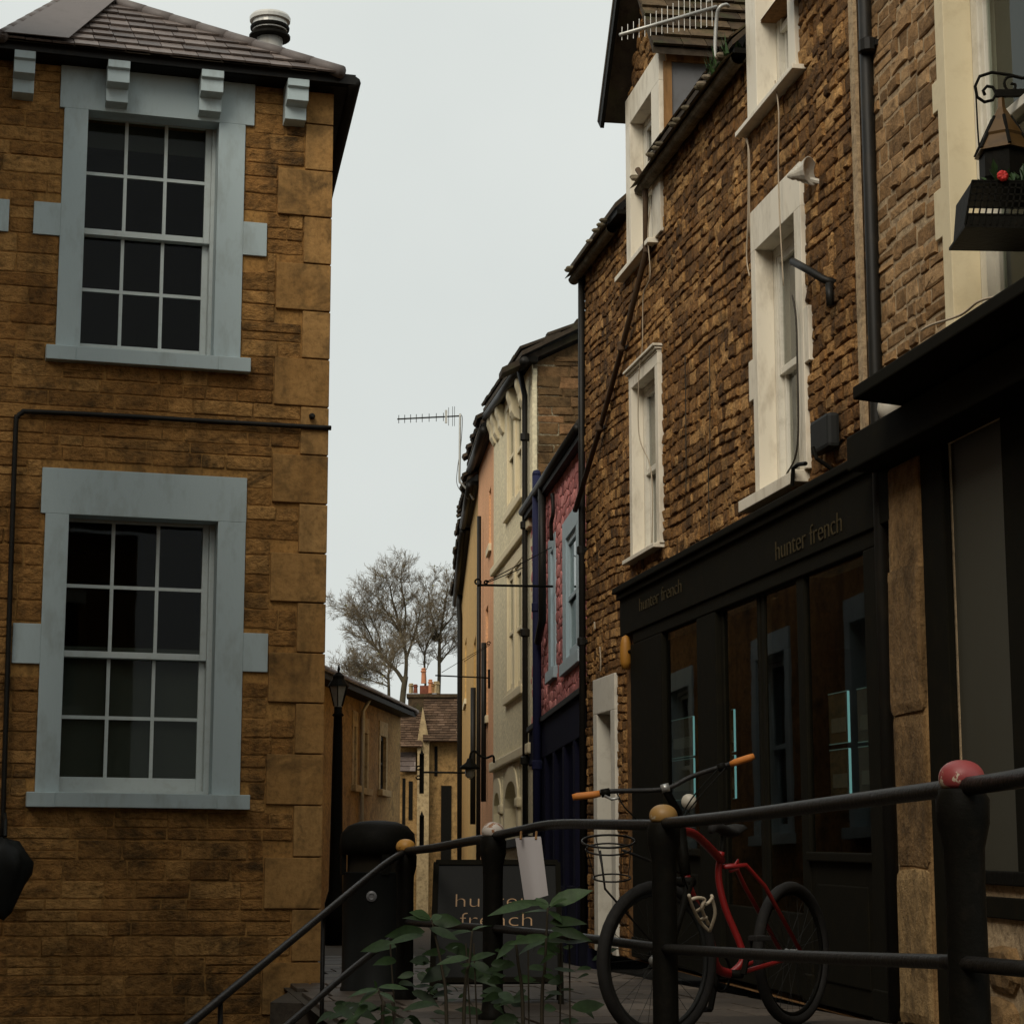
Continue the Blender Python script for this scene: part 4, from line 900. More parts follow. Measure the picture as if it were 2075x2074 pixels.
# small fittings
RW = lambda x, y, o=0.0: RP.W(*RP.px(x, y), o)
t = thing('horn_speaker', 'small white horn speaker on the rubble wall beside the tall window', 'speaker', RW(1655, 360))
c = RW(1664, 365, .02); ax = Vector((.78, -.62, .0)); c = RW(1650, 358, .13)
MB().lathe(c, [(.008, -.03), (.028, .0), (.03, .03), (.042, .035), (.045, .06), (.06, .066), (.064, .085), (.085, .12), (.08, .122), (.02, .10)], 18, ax=ax).build('horn', M['whiteplastic'], t, smooth=False)
MB().tube([RW(1660, 370, -.02), c], .018, n=8).build('mount', M['whiteplastic'], t)
t = thing('pipe_stub', 'short black pipe elbow sticking out of the rubble wall', 'pipe', RW(1690, 600))
MB().tube([RW(1694, 575, -.03), RW(1692, 568, .06), RW(1668, 546, .10), RW(1648, 532, .12)], .022, n=10).build('elbow', M['pipe'], t, smooth=True)
MB().tube([RW(1694, 575, .04), RW(1697, 620, .04)], .022, n=8).build('tail', M['pipe'], t, smooth=True)
t = thing('floodlight', 'dark grey floodlight on a bracket above the black shop fascia', 'light', RW(1692, 930))
MB().box(RP, RP.S(1710, 880), RP.S(1672, 880), RP.V(1692, 915), RP.V(1692, 845), .02, .09).build('lamp_body', M['lampgrey'], t, bevel=.02)
MB().tube([RW(1700, 960, .0), RW(1698, 930, .12), RW(1694, 908, .13)], .012, n=8).build('bracket', M['iron'], t)
MB().tube([RW(1640, 985, .1), RW(1642, 950, .1), RW(1652, 942, .1), RW(1668, 940, .1)], .012, n=8).build('conduit', M['iron'], t)
t = thing('wall_lamp', 'rounded orange lamp on the dark wall at the corner of the black shopfront', 'lamp', RW(1280, 1360))
p = RW(1281, 1322, .05); mb = MB(); n = 14
for zz in (0,): mb.lathe(p - ZV * .13, [(.01, 0), (.03, .0), (.045, .05), (.048, .12), (.042, .2), (.03, .25), (.005, .265)], n)
mb.build('shade', M['amber'], t, smooth=True); MB().tube([RW(1290, 1315, -.02), p], .015).build('arm', M['iron'], t)
t = thing('white_dome', 'small white dome light under the dark canopy by the downpipe', 'light', RW(1850, 860)); p = RW(1850, 830, .12)
MB().lathe(p - ZV * .07, [(.005, 0), (.045, .02), (.06, .07), (.05, .12), (.02, .15)], 16).build('dome', M['whiteplastic'], t, smooth=True); MB().tube([p + ZV * .07, RW(1850, 820, -.05) + ZV * .02], .015).build('arm', M['iron'], t)
# moss tuft in the gutter
mb = MB()
for i in range(140):
    s_ = RP.S(1505, 60) + rd.uniform(-.12, .45); b = RP.W(s_, vE + .02, rd.uniform(-.05, .14)); a = rd.uniform(0, 6.3); h = rd.uniform(.05, .2)
    tpt = b + Vector((math.cos(a) * .07, math.sin(a) * .07, h)); sdv = Vector((-math.sin(a), math.cos(a), 0)) * .012
    mb.add([b - sdv, b + sdv, tpt], [(0, 1, 2)], rd.random())
tuft = mb.build('moss_tuft', M['leaf'], None); tag(tuft, 'dark green mossy grass tuft growing in the gutter below the uppermost window', 'moss', kind='stuff')

# aerial on the gutter of the rubble house
t = thing('tv_aerial', 'silver television aerial with long boom in front of the dormer', 'aerial', at(1450, 150, 14.7))
MB().tube(bez([at(1452, 150, 14.7), at(1449, 100, 14.7), at(1452, 40, 14.7), at(1458, 16, 14.68), at(1470, 10, 14.7), at(1476, 13, 14.75)], 5), .014, n=8).build('mast', M['alu'], t, smooth=True)
bA, bB = at(1256, 71, 14.25), at(1452, 14, 14.6)
MB().tube([bA, bB], .013, n=8).build('boom', M['alu'], t, smooth=True)
for k in range(17):
    q = bA.lerp(bB, (k + .35) / 17.2); l = .045 + .006 * k
    MB().tube([q + ZV * (l * 1.25) + RT * .002, q - ZV * l], .0028, n=5).build('element', M['alu'], t)
for q in (.97, 1.0): MB().tube([bA.lerp(bB, q) + Vector((-.05, .02, .05)), bA.lerp(bB, q) + Vector((.05, -.02, .09))], .008, n=6).build('reflector', M['alu'], t)

# ------------------------------------------------------------------ near house on the right with the dark canopy
nh = thing('tan_house', 'tan rubble house with pale mortar and cream window surround above a dark canopy', 'house', RP.W(-.1, 0))
rd = random.Random(31)
WN = (RP.S(1936, 500) - 1.2, RP.S(1936, 500), RP.V(1968, 655), RP.V(1936, -150))
wno = (WN[0] - .16, RP.S(1911, 300), WN[2], WN[3] + .25)
en = [(wno[1], RP.S(1896, 200), RP.V(1903, 228), RP.V(1903, 165)), (wno[1], RP.S(1900, 420), RP.V(1908, 486), RP.V(1908, 385)), (wno[1], RP.S(1893, -100), RP.V(1903, -60), RP.V(1903, -140))]
sn = (WN[0] - .2, RP.S(1908, 690), WN[2] - .12, WN[2])
RPc = Fac(RP.O + RP.n * .42, RP.d, RP.tilt)
vC = RPc.V(1830, 718)
PANE = (cx(2062), cx(1945), RP.V(1990, 1762), RP.V(1850, 935))
wall = wall_sheet(RP, -5.5, -.004, 0.0, 8.5, [WN, (PANE[0] - 1.6, PANE[1], PANE[2], PANE[3])], o=-.0).build('wall', M['pale_mortar'], nh)
st = courses(-1.9, -.03, vC - .2, 7.4, [wno, WN, sn] + en, (0.065, 0.12), (0.09, 0.30), rd, joint=.02, wob=.08)
lay_stones(wall, RP, st, M['pale_rubble'], (0.002, 0.013), rd, limit=300, jit=.15, flat=.82, square=True)
w = sash_window(nh, RP, *WN, rev=.12, so=(.01, .04), nx=2, rows=(1, 1), mat=M['whitesash'], jamb=.07, stile=.05, blind=(0.0, 1.0, M['greyblind']), label='sash window behind the hanging trough')
blocks(w, RP, [(wno[0], wno[1], WN[3], wno[3], .02)], M['bath'], 'lintel', back=-.12); blocks(w, RP, [(wno[0], WN[0], WN[2], WN[3], .02), (WN[1], wno[1], WN[2], WN[3], .02)], M['bath'], 'jamb', back=-.12)
blocks(w, RP, [(*q, .018) for q in en], M['bath'], 'jamb_block'); blocks(w, RP, [(*sn, .07)], M['bath'], 'sill', back=-.12)
cn = MB(); s_a, s_b = RPc.S(1727, 780), -5.5
cn.prism([RP.W(s_a, vC, .42), RP.W(s_a, vC + .14, -.0), RP.W(s_a, vC - .10, -.0), RP.W(s_a, vC - .06, .42)], RP.W(s_b, vC, 0) - RP.W(s_a, vC, 0))
can = cn.build('canopy', M['black'], nh, bevel=.008, label='dark projecting canopy over the near shop')
vPt = RP.V(1850, 935)
MB().box(RP, -5.5, RP.S(1800, 900), vPt, vC - .10, .001, .22).build('fascia', M['black'], nh, bevel=.01)
MB().box(RP, cx(1898), cx(1832), 0.03, vPt, .001, .05).build('pier', M['pier'], nh, bevel=.02, label='rough tan stone pier between the shopfronts')
mb = MB(); pr = Fac(RP.O + RP.n * .05, RP.d, RP.tilt)
pst = [(cx(1898) + (cx(1832) - cx(1898)) * .5, v + .36, cx(1832) - cx(1898) - .02, .716) for v in [0.06 + .72 * k for k in range(int((vPt - .06) / .72))]]
lay_stones(nh.children[-1], pr, pst, M['pier'], (.008, .022), rd, limit=40, name='pier_block', square=True, jit=.03, flat=.9)
MB().box(RP, cx(1945), cx(1899), 0.03, vPt, .001, .04).build('door_post', M['black'], nh, bevel=.008)
MB().box(RP, PANE[0], PANE[1], PANE[2], PANE[3], -.02, -.008).build('pane', M['greenglass'], nh)
MB().box(RP, PANE[0] - 1.6, PANE[0], PANE[2], PANE[3], -.06, .02).build('door_post', M['black'], nh)
MB().box(RP, PANE[0] - 1.6, PANE[1], PANE[2] - .06, PANE[2], -.1, .03).build('shop_sill', M['iron'], nh, bevel=.006)
MB().box(RP, PANE[0] - 1.6, PANE[1], PANE[2] - .2, PANE[2] - .11, -.1, .02).build('rail', M['black'], nh, bevel=.006)
rs = courses(PANE[0] - 1.6, PANE[1], 0.05, PANE[2] - .24, [], (.16, .28), (.3, .6), rd, joint=.012)
lay_stones(wall, RP, rs, M['pier'], (.02, .035), rd, limit=30, round_=.15, jit=.05)
cable(nh, [(1908, 672), (1930, 660), (1990, 640), (2030, 612), (2085, 600)], M['cable'], r=.006, o=.1)
mb = MB()
mb.prism([RP.W(.03, vE + 2.4, .02), RP.W(-.05, vE + 2.4, .02), RP.W(-.05, vC, .02), RP.W(.03, vC, .02)], RP.n * .02)
mb.build('mortar_strip', M['pale_mortar'], nh)

# hanging trough, lantern and scrolled bracket at the right edge
YB = 9.0
t = thing('scroll_bracket', 'black wrought iron scroll bracket in front of the upper window at the right edge', 'bracket', at(2090, 190, YB))
X_, U_ = RT, ZV; kk = YB / F * 1.02
MB().bar(at(2018, 190, YB), at(2110, 188, YB), .02, .035).build('arm', M['iron'], t, bevel=.003)
MB().tube([at(2110, 168, YB), at(2080, 161, YB), at(2045, 152, YB), at(2010, 147, YB), at(1985, 155, YB), at(1976, 175, YB), at(1980, 197, YB), at(1995, 207, YB), at(2012, 203, YB), at(2019, 190, YB), at(2012, 177, YB), at(2000, 175, YB), at(1992, 184, YB), at(1996, 193, YB)], .0075, n=6).build('scroll', M['iron'], t, smooth=True)
MB().tube(bez([at(2055, 154, YB), at(2040, 158, YB), at(2035, 170, YB), at(2042, 183, YB), at(2055, 182, YB), at(2057, 172, YB), at(2048, 170, YB)], 5), .0065, n=6).build('scroll', M['iron'], t, smooth=True)
MB().tube([at(1977, 180, YB), at(1981, 260, YB), at(1984, 300, YB)], .004, n=5).build('drop_rod', M['iron'], t)
t = thing('hanging_lantern', 'dark bronze peaked lantern hanging under the scroll bracket', 'lantern', at(2035, 368, YB))
c = at(2035, 365, YB)
MB().lathe(c, [(52 * kk, 0), (52 * kk, 58 * kk)], 6).build('lantern_body', M['iron'], t)
MB().lathe(c + ZV * (56 * kk), [(62 * kk, 0), (58 * kk, 6 * kk), (42 * kk, 34 * kk), (44 * kk, 40 * kk), (26 * kk, 70 * kk), (9 * kk, 100 * kk), (7 * kk, 122 * kk)], 6).build('lantern_roof', M['bronze'], t)
for k in range(6):
    a = math.pi * (k + .5) / 3; MB().tube([c + Vector((math.cos(a) * 60 * kk, math.sin(a) * 60 * kk, 60 * kk)), c + Vector((math.cos(a) * 20 * kk, math.sin(a) * 20 * kk, 135 * kk))], .008, n=6).build('rib', M['iron'], t)
t = thing('hanging_trough', 'black lattice trough with red flowers hanging below the lantern', 'planter', at(2030, 458, 8.8))
Yn, Yf = 8.8, 9.14
def tp(x, y): return at(x, y, Yn)
A_, B_, C_, D_ = tp(1970, 366), tp(2150, 368), tp(2135, 458), tp(1955, 455)
back = Vector((0, Yf - Yn, 0)); inn = Vector((.06, 0, 0))
MB().hexa([A_, B_, B_ + back, A_ + back, A_ - ZV * .012, B_ - ZV * .012, B_ + back - ZV * .012, A_ + back - ZV * .012]).build('rim', M['iron'], t)
MB().prism([A_, A_ + back, D_ + back + inn * .3, D_], RT * .008).build('side_panel', M['iron'], t)
MB().prism([D_, D_ + back, C_ + back, C_], ZV * -.012).build('base', M['iron'], t)
MB().prism([D_.lerp(A_, .0), C_, C_.lerp(B_, .24), D_.lerp(A_, .24)], Vector((0, .008, 0))).build('kick_panel', M['iron'], t)
for k in range(6):
    q = .24 + .76 * k / 5.0; MB().bar(D_.lerp(A_, q), C_.lerp(B_, q), .006, .007).build('lattice_bar', M['iron'], t)
for k in range(15):
    q = k / 14; MB().bar(D_.lerp(C_, q), A_.lerp(B_, q), .007, .006, upv=Vector((0, 1, 0))).build('lattice_bar', M['iron'], t)
mb = MB()
for i in range(60):
    b = Vector((rd.uniform(A_.x + .06, A_.x + .3), rd.uniform(Yn, Yf), A_.z)); a = rd.uniform(0, 6.3); h = rd.uniform(.02, .1); e = Vector((math.cos(a), math.sin(a), 0)) * rd.uniform(.02, .05)
    sdv = Vector((-math.sin(a), math.cos(a), 0)) * .015; mb.add([b, b + e * .5 + sdv + ZV * h * .7, b + e + ZV * h, b + e * .5 - sdv + ZV * h * .7], [(0, 1, 2, 3)], rd.random() * .5)
mb.build('foliage', M['leaf'], t, kind='stuff')
mb = MB()
for i in range(7):
    a = i * .9; c = at(2032, 356, 8.78); mb.lathe(c + Vector((math.cos(a) * .012, 0, math.sin(a) * .012)), [(.002, 0), (.014, .004), (.002, .012)], 7, ax=Vector((math.cos(a) * .5, -1, math.sin(a) * .5)))
mb.build('flower', M['bird_red'], t)

# ------------------------------------------------------------------ pink house
pk = thing('pink_house', 'pink painted rubble house with pale blue windows over a dark navy shopfront', 'house', PK.W(0, 0))
rd = random.Random(41)
sP = PK.S(1077, 1300); PKg = Fac(PK.O + PK.n * .09, PK.d, 0.0)
vPa, vPb = PKg.V(1170, 868), PKg.V(1082, 997)
ptop = lambda s: vPa + (vPb - vPa) * s / sP + .03
pa = rect(PK, (1147, 1088), (1168, 1071), (1172, 1322), (1151, 1338)); pb = rect(PK, (1117, 1122), (1122, 1112), (1125, 1352), (1119, 1358))
pao = (PK.S(1177, 1200), PK.S(1142, 1200), pa[2], PK.V(1159, 1037)); pbo = (PK.S(1127, 1200), PK.S(1113, 1200), pb[2], PK.V(1119, 1088))
vPf = PK.V(1138, 1428)
wall = wall_sheet(PK, -.35, sP, vPf - .1, ptop(0) + .05, [pa, pb], topf=ptop, o=-.01).build('wall', M['pink'], pk)
st = rubble_cells(-.3, sP, vPf, 5.2, [pao, pbo, (pao[0] - .08, pao[1] + .08, pa[2] - .14, pa[2]), (pbo[0] - .08, pbo[1] + .08, pb[2] - .14, pb[2])], .105, 2.0, rd, top=lambda s: ptop(s) - .02, jit=.36)
lay_rubble(wall, PK, st, M['pink'], (.001, .008), rd, joint=.003, flat=.82)
for q, qo, lab in ((pa, pao, 'pale blue sash window of the pink house, nearer one'), (pb, pbo, 'pale blue sash window of the pink house, farther one')):
    w = sash_window(pk, PK, *q, rev=.006, so=(.002, .010), nx=1, rows=(1, 1), mat=M['paleblue'], jamb=.02, stile=.02, blind=(0, .93, M['tealblind']), label=lab)
    blocks(w, PK, [(qo[0], qo[1], q[3], qo[3], .012)], M['paleblue'], 'lintel', back=-.08); blocks(w, PK, [(qo[0], q[0], q[2], q[3], .012), (q[1], qo[1], q[2], q[3], .012)], M['paleblue'], 'jamb', back=-.08)
    blocks(w, PK, [(qo[0] - .06, qo[1] + .06, q[2] - .11, q[2], .04)], M['paleblue'], 'sill', back=-.08)
# eaves, gutter, roof
ea, eb = PK.W(-.3, ptop(-.3), .09), PK.W(sP + .1, ptop(sP), .09)
bk = -PK.n * 3.0
MB().prism([ea, eb, eb + bk + ZV * 1.25, ea + bk + ZV * 1.25], ZV * .06).build('roof', M['darktile'], pk)
MB().prism([PK.W(-.3, ptop(-.3) - .02, .0), PK.W(sP, ptop(sP) - .02, .0), PK.W(sP, ptop(sP) - .02, .08), PK.W(-.3, ptop(-.3) - .02, .08)], ZV * -.10).build('eave_board', M['iron'], pk)
MB().tube([ea - ZV * .02, eb - ZV * .02], .045, n=10).build('gutter', M['pipe'], pk, smooth=True)
# navy shopfront
vG = PK.V(1138, 1500)
MB().box(PK, -.3, sP, vPf - .42, vPf - .02, -.05, .03).build('shop_fascia', M['navy'], pk, bevel=.01)
MB().box(PK, -.3, sP, vPf - .06, vPf, -.05, .06).build('shop_cornice', M['iron'], pk, bevel=.01)
for i in range(6):
    a = -.3 + (sP + .3) * i / 6; b = -.3 + (sP + .3) * (i + 1) / 6
    MB().box(PK, a, a + .16, 0, vPf - .42, -.05, .03).build('shop_post', M['navy'], pk, bevel=.01)
    MB().box(PK, a + .16, b, 0, .7, -.05, .012).build('shop_panel', M['navy'], pk, bevel=.01)
    MB().box(PK, a + .16, b, .7, vPf - .42, -.02, -.012).build('pane', M['shopglass'], pk)
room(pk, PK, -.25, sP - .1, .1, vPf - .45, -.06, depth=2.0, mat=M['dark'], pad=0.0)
PKp = Fac(PK.O + PK.n * .075, PK.d, 0.0); sbp = PKp.S(1088, 1300); BPx = lambda y: PKp.W(sbp, PKp.V(1088, y))
pp = MB().tube([BPx(960), BPx(1300), PKp.W(sbp, 0.02)], .046, n=14).build('downpipe', M['bluepipe'], pk, smooth=True, label='fat navy blue downpipe at the far corner')
for y in (1240, 1560): MB().lathe(BPx(y), [(.046, 0), (.056, .01), (.056, .09), (.046, .1)], 14).build('collar', M['bluepipe'], pp)
MB().lathe(BPx(962), [(.047, 0), (.047, .02), (.035, .05), (.01, .06)], 14).build('cap', M['bluepipe'], pp, smooth=True)
sb2 = PKp.S(1099, 1300); MB().tube([PKp.W(sb2, PKp.V(1099, 985)), PKp.W(sb2, PKp.V(1099, 1255)), PKp.W(PKp.S(1090, 1300), PKp.V(1090, 1300))], .04, n=12).build('downpipe', M['pipe'], pk, smooth=True)
# pipe and rods on the pink wall
MB().tube(bez([PK.W(*PK.px(1128, 1000), .04), PK.W(*PK.px(1129, 1040), .04), PK.W(*PK.px(1127, 1060), .05), PK.W(*PK.px(1126, 1095), .04)], 4), .02, n=7).build('pipe', M['pipe'], pk, smooth=True)

# ------------------------------------------------------------------ cream house
ch = thing('cream_house', 'tall cream rendered house with mullioned windows and pointed arches at street level', 'house', CR.W(0, 0))
rd = random.Random(43)
sC = CR.S(1000, 1300); CRg = Fac(CR.O + CR.n * .11, CR.d, 0)
vCt = (CRg.V(1060, 728) + CRg.V(985, 838)) / 2 - .03; ctilt = (CRg.V(985, 838) - CRg.V(1060, 728)) / (CRg.S(985) - CRg.S(1060))
ct = lambda s: vCt + (s - sC / 2) * ctilt
c_up = [rect(CR, (1028, 830), (1041, 814), (1041, 1015), (1028, 1029)), rect(CR, (1044, 812), (1057, 797), (1057, 1003), (1044, 1013))]
c_lo = [rect(CR, (1028, 1166), (1040, 1155), (1040, 1398), (1028, 1405)), rect(CR, (1043, 1153), (1057, 1140), (1057, 1392), (1043, 1398))]
c_ar = [rect(CR, (1003, 1590), (1019, 1575), (1019, 1690), (1003, 1692)), rect(CR, (1025, 1570), (1053, 1545), (1053, 1688), (1025, 1690))]
vAr = c_ar[1][3]
wall = wall_sheet(CR, 0, sC, 0, ct(0), c_up + c_lo + c_ar, topf=ct).build('wall', M['cream'], ch)
for i, q in enumerate(c_up + c_lo):
    w = sash_window(ch, CR, *q, rev=.015, so=(.004, .02), nx=1, rows=(1, 1), mat=M['bath'], jamb=.03, stile=.03, glass=M['glass'])
def vline(x, y0, y1, o, h, nm, mat=None):
    v0 = CR.V(x, (y0 + y1) / 2); MB().box(CR, 0, sC, v0 - h / 2, v0 + h / 2, -.05, o).build(nm, mat or M['bath'], ch, bevel=.01)
for q in (c_up, c_lo):
    a, b = min(x[0] for x in q), max(x[1] for x in q); v0 = min(x[2] for x in q); v1 = max(x[3] for x in q)
    MB().box(CR, a - .25, b + .12, v0 - .1, v0, -.06, .045).build('sill', M['bath'], ch, bevel=.012)
    MB().box(CR, q[1][1], q[0][0], v0, v1, -.12, .006).build('mullion', M['bath'], ch, bevel=.012)
    for x in (a - .16, b): MB().box(CR, x, x + .16, v0, v1, -.1, .006).build('jamb', M['bath'], ch, bevel=.01)
    MB().box(CR, a - .16, b + .16, v1, v1 + .16, -.1, .01).build('lintel', M['bath'], ch, bevel=.01)
MB().box(CR, -.02, sC, CR.V(1030, 1122) - .05, CR.V(1030, 1122) + .05, -.05, .05).build('string_course', M['bath'], ch, bevel=.015)
MB().box(CR, -.02, sC, CR.V(1032, 1537) - .07, CR.V(1032, 1537) + .05, -.05, .06).build('string_course', M['bath'], ch, bevel=.02)
for q in c_ar:      # pointed arches
    a, b, v0, v1 = q; m = (a + b) / 2; vs = v0 + (v1 - v0) * .42; w_ = .16; prof_o, prof_i = [], []
    def arch(wd, top): return [(m + wd, v0), (m + wd, vs)] + [(m + wd * math.cos(t) ** .8, vs + (top - vs) * math.sin(t)) for t in (.4, .8, 1.15, 1.4)] + [(m, top)]
    io = arch((b - a) / 2 - .10, v1 - .14); oo = arch((b - a) / 2 + .02, v1 + .04)
    for sg in (1, -1):
        mb = MB()
        for (p0, p1), (r0, r1) in zip(zip(oo, oo[1:]), zip(io, io[1:])):
            f4 = [(m + sg * (x - m), y) for x, y in (p0, p1, r1, r0)]
            mb.prism([CR.W(x, y, -.16) for x, y in f4], CR.n * .19)
        mb.build('arch_rib', M['bath'], ch)
        top4 = [(m + sg * (x - m), y) for x, y in oo[1:]] + [(m + sg * ((b - a) / 2 + .02), v1 + .04)]
        MB().prism([CR.W(x, y, -.14) for x, y in top4], CR.n * .15).build('spandrel', M['cream'], ch)
    MB().box(CR, a, b, v0, v1, -.3, -.28).build('pane', M['glass'], ch)
    MB().box(CR, a - .12, a + .02, v0 - .02, vs - .02, -.1, .04).build('column', M['bath'], ch, bevel=.03); MB().box(CR, a - .16, a + .06, vs - .04, vs + .08, -.1, .06).build('capital', M['bath'], ch, bevel=.03)
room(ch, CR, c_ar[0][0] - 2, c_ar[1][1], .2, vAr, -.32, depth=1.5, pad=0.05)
MB().box(CR, -.02, sC + .0, CR.V(1030, 1702) - .1, CR.V(1030, 1702), -.05, .06).build('shop_sill', M['iron'], ch, bevel=.01)
for x, y in ((1062, 775), (1044, 775), (1020, 845), (1010, 860), (1003, 875)):
    s_ = CR.S(x, y); v = ct(s_) - .02
    MB().prism([CR.W(s_ - .11, v + dv, o) for o, dv in ((-.05, 0), (.10, 0), (.10, -.1), (.065, -.2), (.06, -.28), (.02, -.36), (-.05, -.4))], CR.d * .22).build('corbel', M['bath'], ch, bevel=.02)
MB().prism([CR.W(-.15, ct(-.15), -.05), CR.W(sC, ct(sC), -.05), CR.W(sC, ct(sC), .10), CR.W(-.15, ct(-.15), .10)], ZV * .06).build('soffit', M['iron'], ch)
MB().tube([CR.W(-.2, ct(-.2), .11), CR.W(sC, ct(sC), .11)], .05, n=10).build('gutter', M['pipe'], ch, smooth=True)
eL_, eR_ = CR.W(-.2, ct(-.2) + .06, .14), CR.W(sC, ct(sC) + .06, .14); tL_, tR_ = eL_ - CR.n * 2.9 + ZV * 1.5, eR_ - CR.n * 2.9 + ZV * 1.5
crf = MB().prism([eL_, eR_, tR_, tL_], ZV * .05).build('roof', M['darktile'], ch)
tile_field(crf, eL_ + ZV * .05, eR_ + ZV * .05, tL_ + ZV * .05, tR_ + ZV * .05, 9, .28, M['darktile'], thick=.03, rd=rd, name='roof_tile', limit=60)
# gable end above the pink roof
GB = Fac(CR.O, Vector((CR.n.x * -1, CR.n.y * -1, 0))); GB.n = Vector((GB.d.y, -GB.d.x, 0))
if GB.n.y > 0: GB.n = -GB.n
gt = lambda s: ct(0) + .0 + s * .5
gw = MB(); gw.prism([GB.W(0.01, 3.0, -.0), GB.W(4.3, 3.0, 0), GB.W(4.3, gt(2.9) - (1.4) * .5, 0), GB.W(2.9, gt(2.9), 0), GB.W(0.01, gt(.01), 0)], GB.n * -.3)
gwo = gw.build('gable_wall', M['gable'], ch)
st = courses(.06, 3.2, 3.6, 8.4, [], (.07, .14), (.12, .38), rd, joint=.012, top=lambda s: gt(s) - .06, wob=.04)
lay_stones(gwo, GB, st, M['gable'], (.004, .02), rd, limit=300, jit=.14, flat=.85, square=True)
MB().box(GB, .002, .055, 3.2, ct(0) - .05, -.1, .012).build('corner_strip', M['cream'], gwo, bevel=.01)
for k in range(9):
    s_ = -.35 + .42 * k; MB().hexa([GB.W(s_ + a, gt(s_ + a) + b, o) for b in (.03, .10) for a, o in ((0, .12), (.45, .12), (.45, -.2), (0, -.2))], rd.random()).build('verge_tile', M['darktile'], ch)
spc = Fac(CR.O + CR.n * .05, CR.d, 0).S(1064, 1300)
pp = MB().tube([CR.W(spc, ct(spc) - .03, .11), CR.W(spc, ct(0) - .3, .05), CR.W(spc, 4, .05), CR.W(spc, .05, .05)], .032, n=10).build('downpipe', M['pipe'], ch, smooth=True)
for v in (2.0, 3.4, 4.6, 5.6): MB().lathe(CR.W(spc, v, .05), [(.038, 0), (.055, .01), (.055, .08), (.038, .09)], 10).build('collar', M['pipe'], pp)

# ------------------------------------------------------------------ apricot and ochre houses beyond
def row_house(name, label, f, s1, mat, eave_pts, wins, rdm, tile=True, parts=()):
    h = thing(name, label, 'house', f.W(0, 0)); fg = Fac(f.O + f.n * .13, f.d, 0)
    v0, v1 = fg.V(*eave_pts[0]), fg.V(*eave_pts[1]); sA, sB = fg.S(*eave_pts[0]), fg.S(*eave_pts[1])
    tp_ = lambda s: v0 + (v1 - v0) * (s - sA) / (sB - sA) - .05
    wall_sheet(f, 0.005, s1, 0, tp_(0), wins, topf=tp_).build('wall', mat, h)
    for q in wins:
        w = sash_window(h, f, *q, rev=.04, nx=1, rows=(1, 1), mat=M['bath'], jamb=.05, stile=.04, glass=M['glass'])
        MB().box(f, q[0] - .1, q[1] + .1, q[2] - .1, q[2], -.05, .04).build('sill', M['bath'], w, bevel=.01)
    MB().prism([f.W(0, tp_(0), -.05), f.W(s1, tp_(s1), -.05), f.W(s1, tp_(s1), .11), f.W(0, tp_(0), .11)], ZV * .06).build('soffit', M['iron'], h)
    MB().tube([f.W(.02, tp_(0) - .01, .13), f.W(s1, tp_(s1) - .01, .13)], .055, n=9).build('gutter', M['pipe'], h, smooth=True)
    a, b = f.W(.02, tp_(0) + .07, .17), f.W(s1, tp_(s1) + .07, .17); bk_ = -f.n * 3 + ZV * 2.0
    r_ = MB().prism([a, b, b + bk_, a + bk_], ZV * .05).build('roof', M['darktile'], h)
    tile_field(r_, a + ZV * .05, b + ZV * .05, a + bk_ + ZV * .05, b + bk_ + ZV * .05, 8, .3, M['darktile'], thick=.045, rd=rdm, name='roof_tile', limit=40, jit=.05)
    return h, tp_
sO = OR.S(968, 1300)
ow = [rect(OR, (991, 1110), (995, 1105), (995, 990), (991, 995)), rect(OR, (984, 1235), (989, 1230), (989, 1450), (984, 1455))]
ow = [(q[0], q[1], min(q[2:]), max(q[2:])) for q in ow]
oh, _ = row_house('apricot_house', 'narrow apricot rendered house next to the cream one', OR, sO, M['orange'], ((985, 850), (952, 945)), ow, rd)
MB().tube([OR.W(OR.S(979, 1300), 5.8, .06), OR.W(OR.S(979, 1300), .1, .06)], .03, n=8).build('downpipe', M['pipe'], oh, smooth=True)
sBm = BE.S(952, 1300); sBe = BE.S(934, 1300)
bw = [rect(BE, (960, 1300), (964, 1297), (964, 1500), (960, 1503))]
BE2 = Fac(BE.W(sBm, 0), BE.d)
bh, _ = row_house('ochre_house', 'ochre rendered house with stepped dark eaves beyond the apricot one', BE, sBm, M['beige'], ((948, 1000), (934, 1080)), bw, rd)
bw2 = [rect(BE2, (942, 1300), (945, 1299), (945, 1420), (942, 1421))]
bh2, _ = row_house('ochre_cottage', 'farthest ochre house of the right-hand row with a tall black corner pipe', BE2, sBe - sBm, M['beige'], ((932, 1120), (922, 1215)), bw2, rd)
MB().tube([at(932, 1205, 42), at(930, 1225, 42), at(932, 1260, 42), Vector((at(932, 1800, 42).x, 42, 0))], .055, n=9).build('downpipe', M['pipe'], bh2, smooth=True)
MB().tube([OR.W(OR.S(988, 1300), 3.9, .05), OR.W(OR.S(988, 1300), 1.8, .05)], .035, n=8).build('pipe', M['pipe'], oh, smooth=True)
MB().tube([BE.W(BE.S(966, 1300), 3.6, .05), BE.W(BE.S(966, 1300), 1.6, .05)], .04, n=8).build('pipe', M['pipe'], bh, smooth=True)
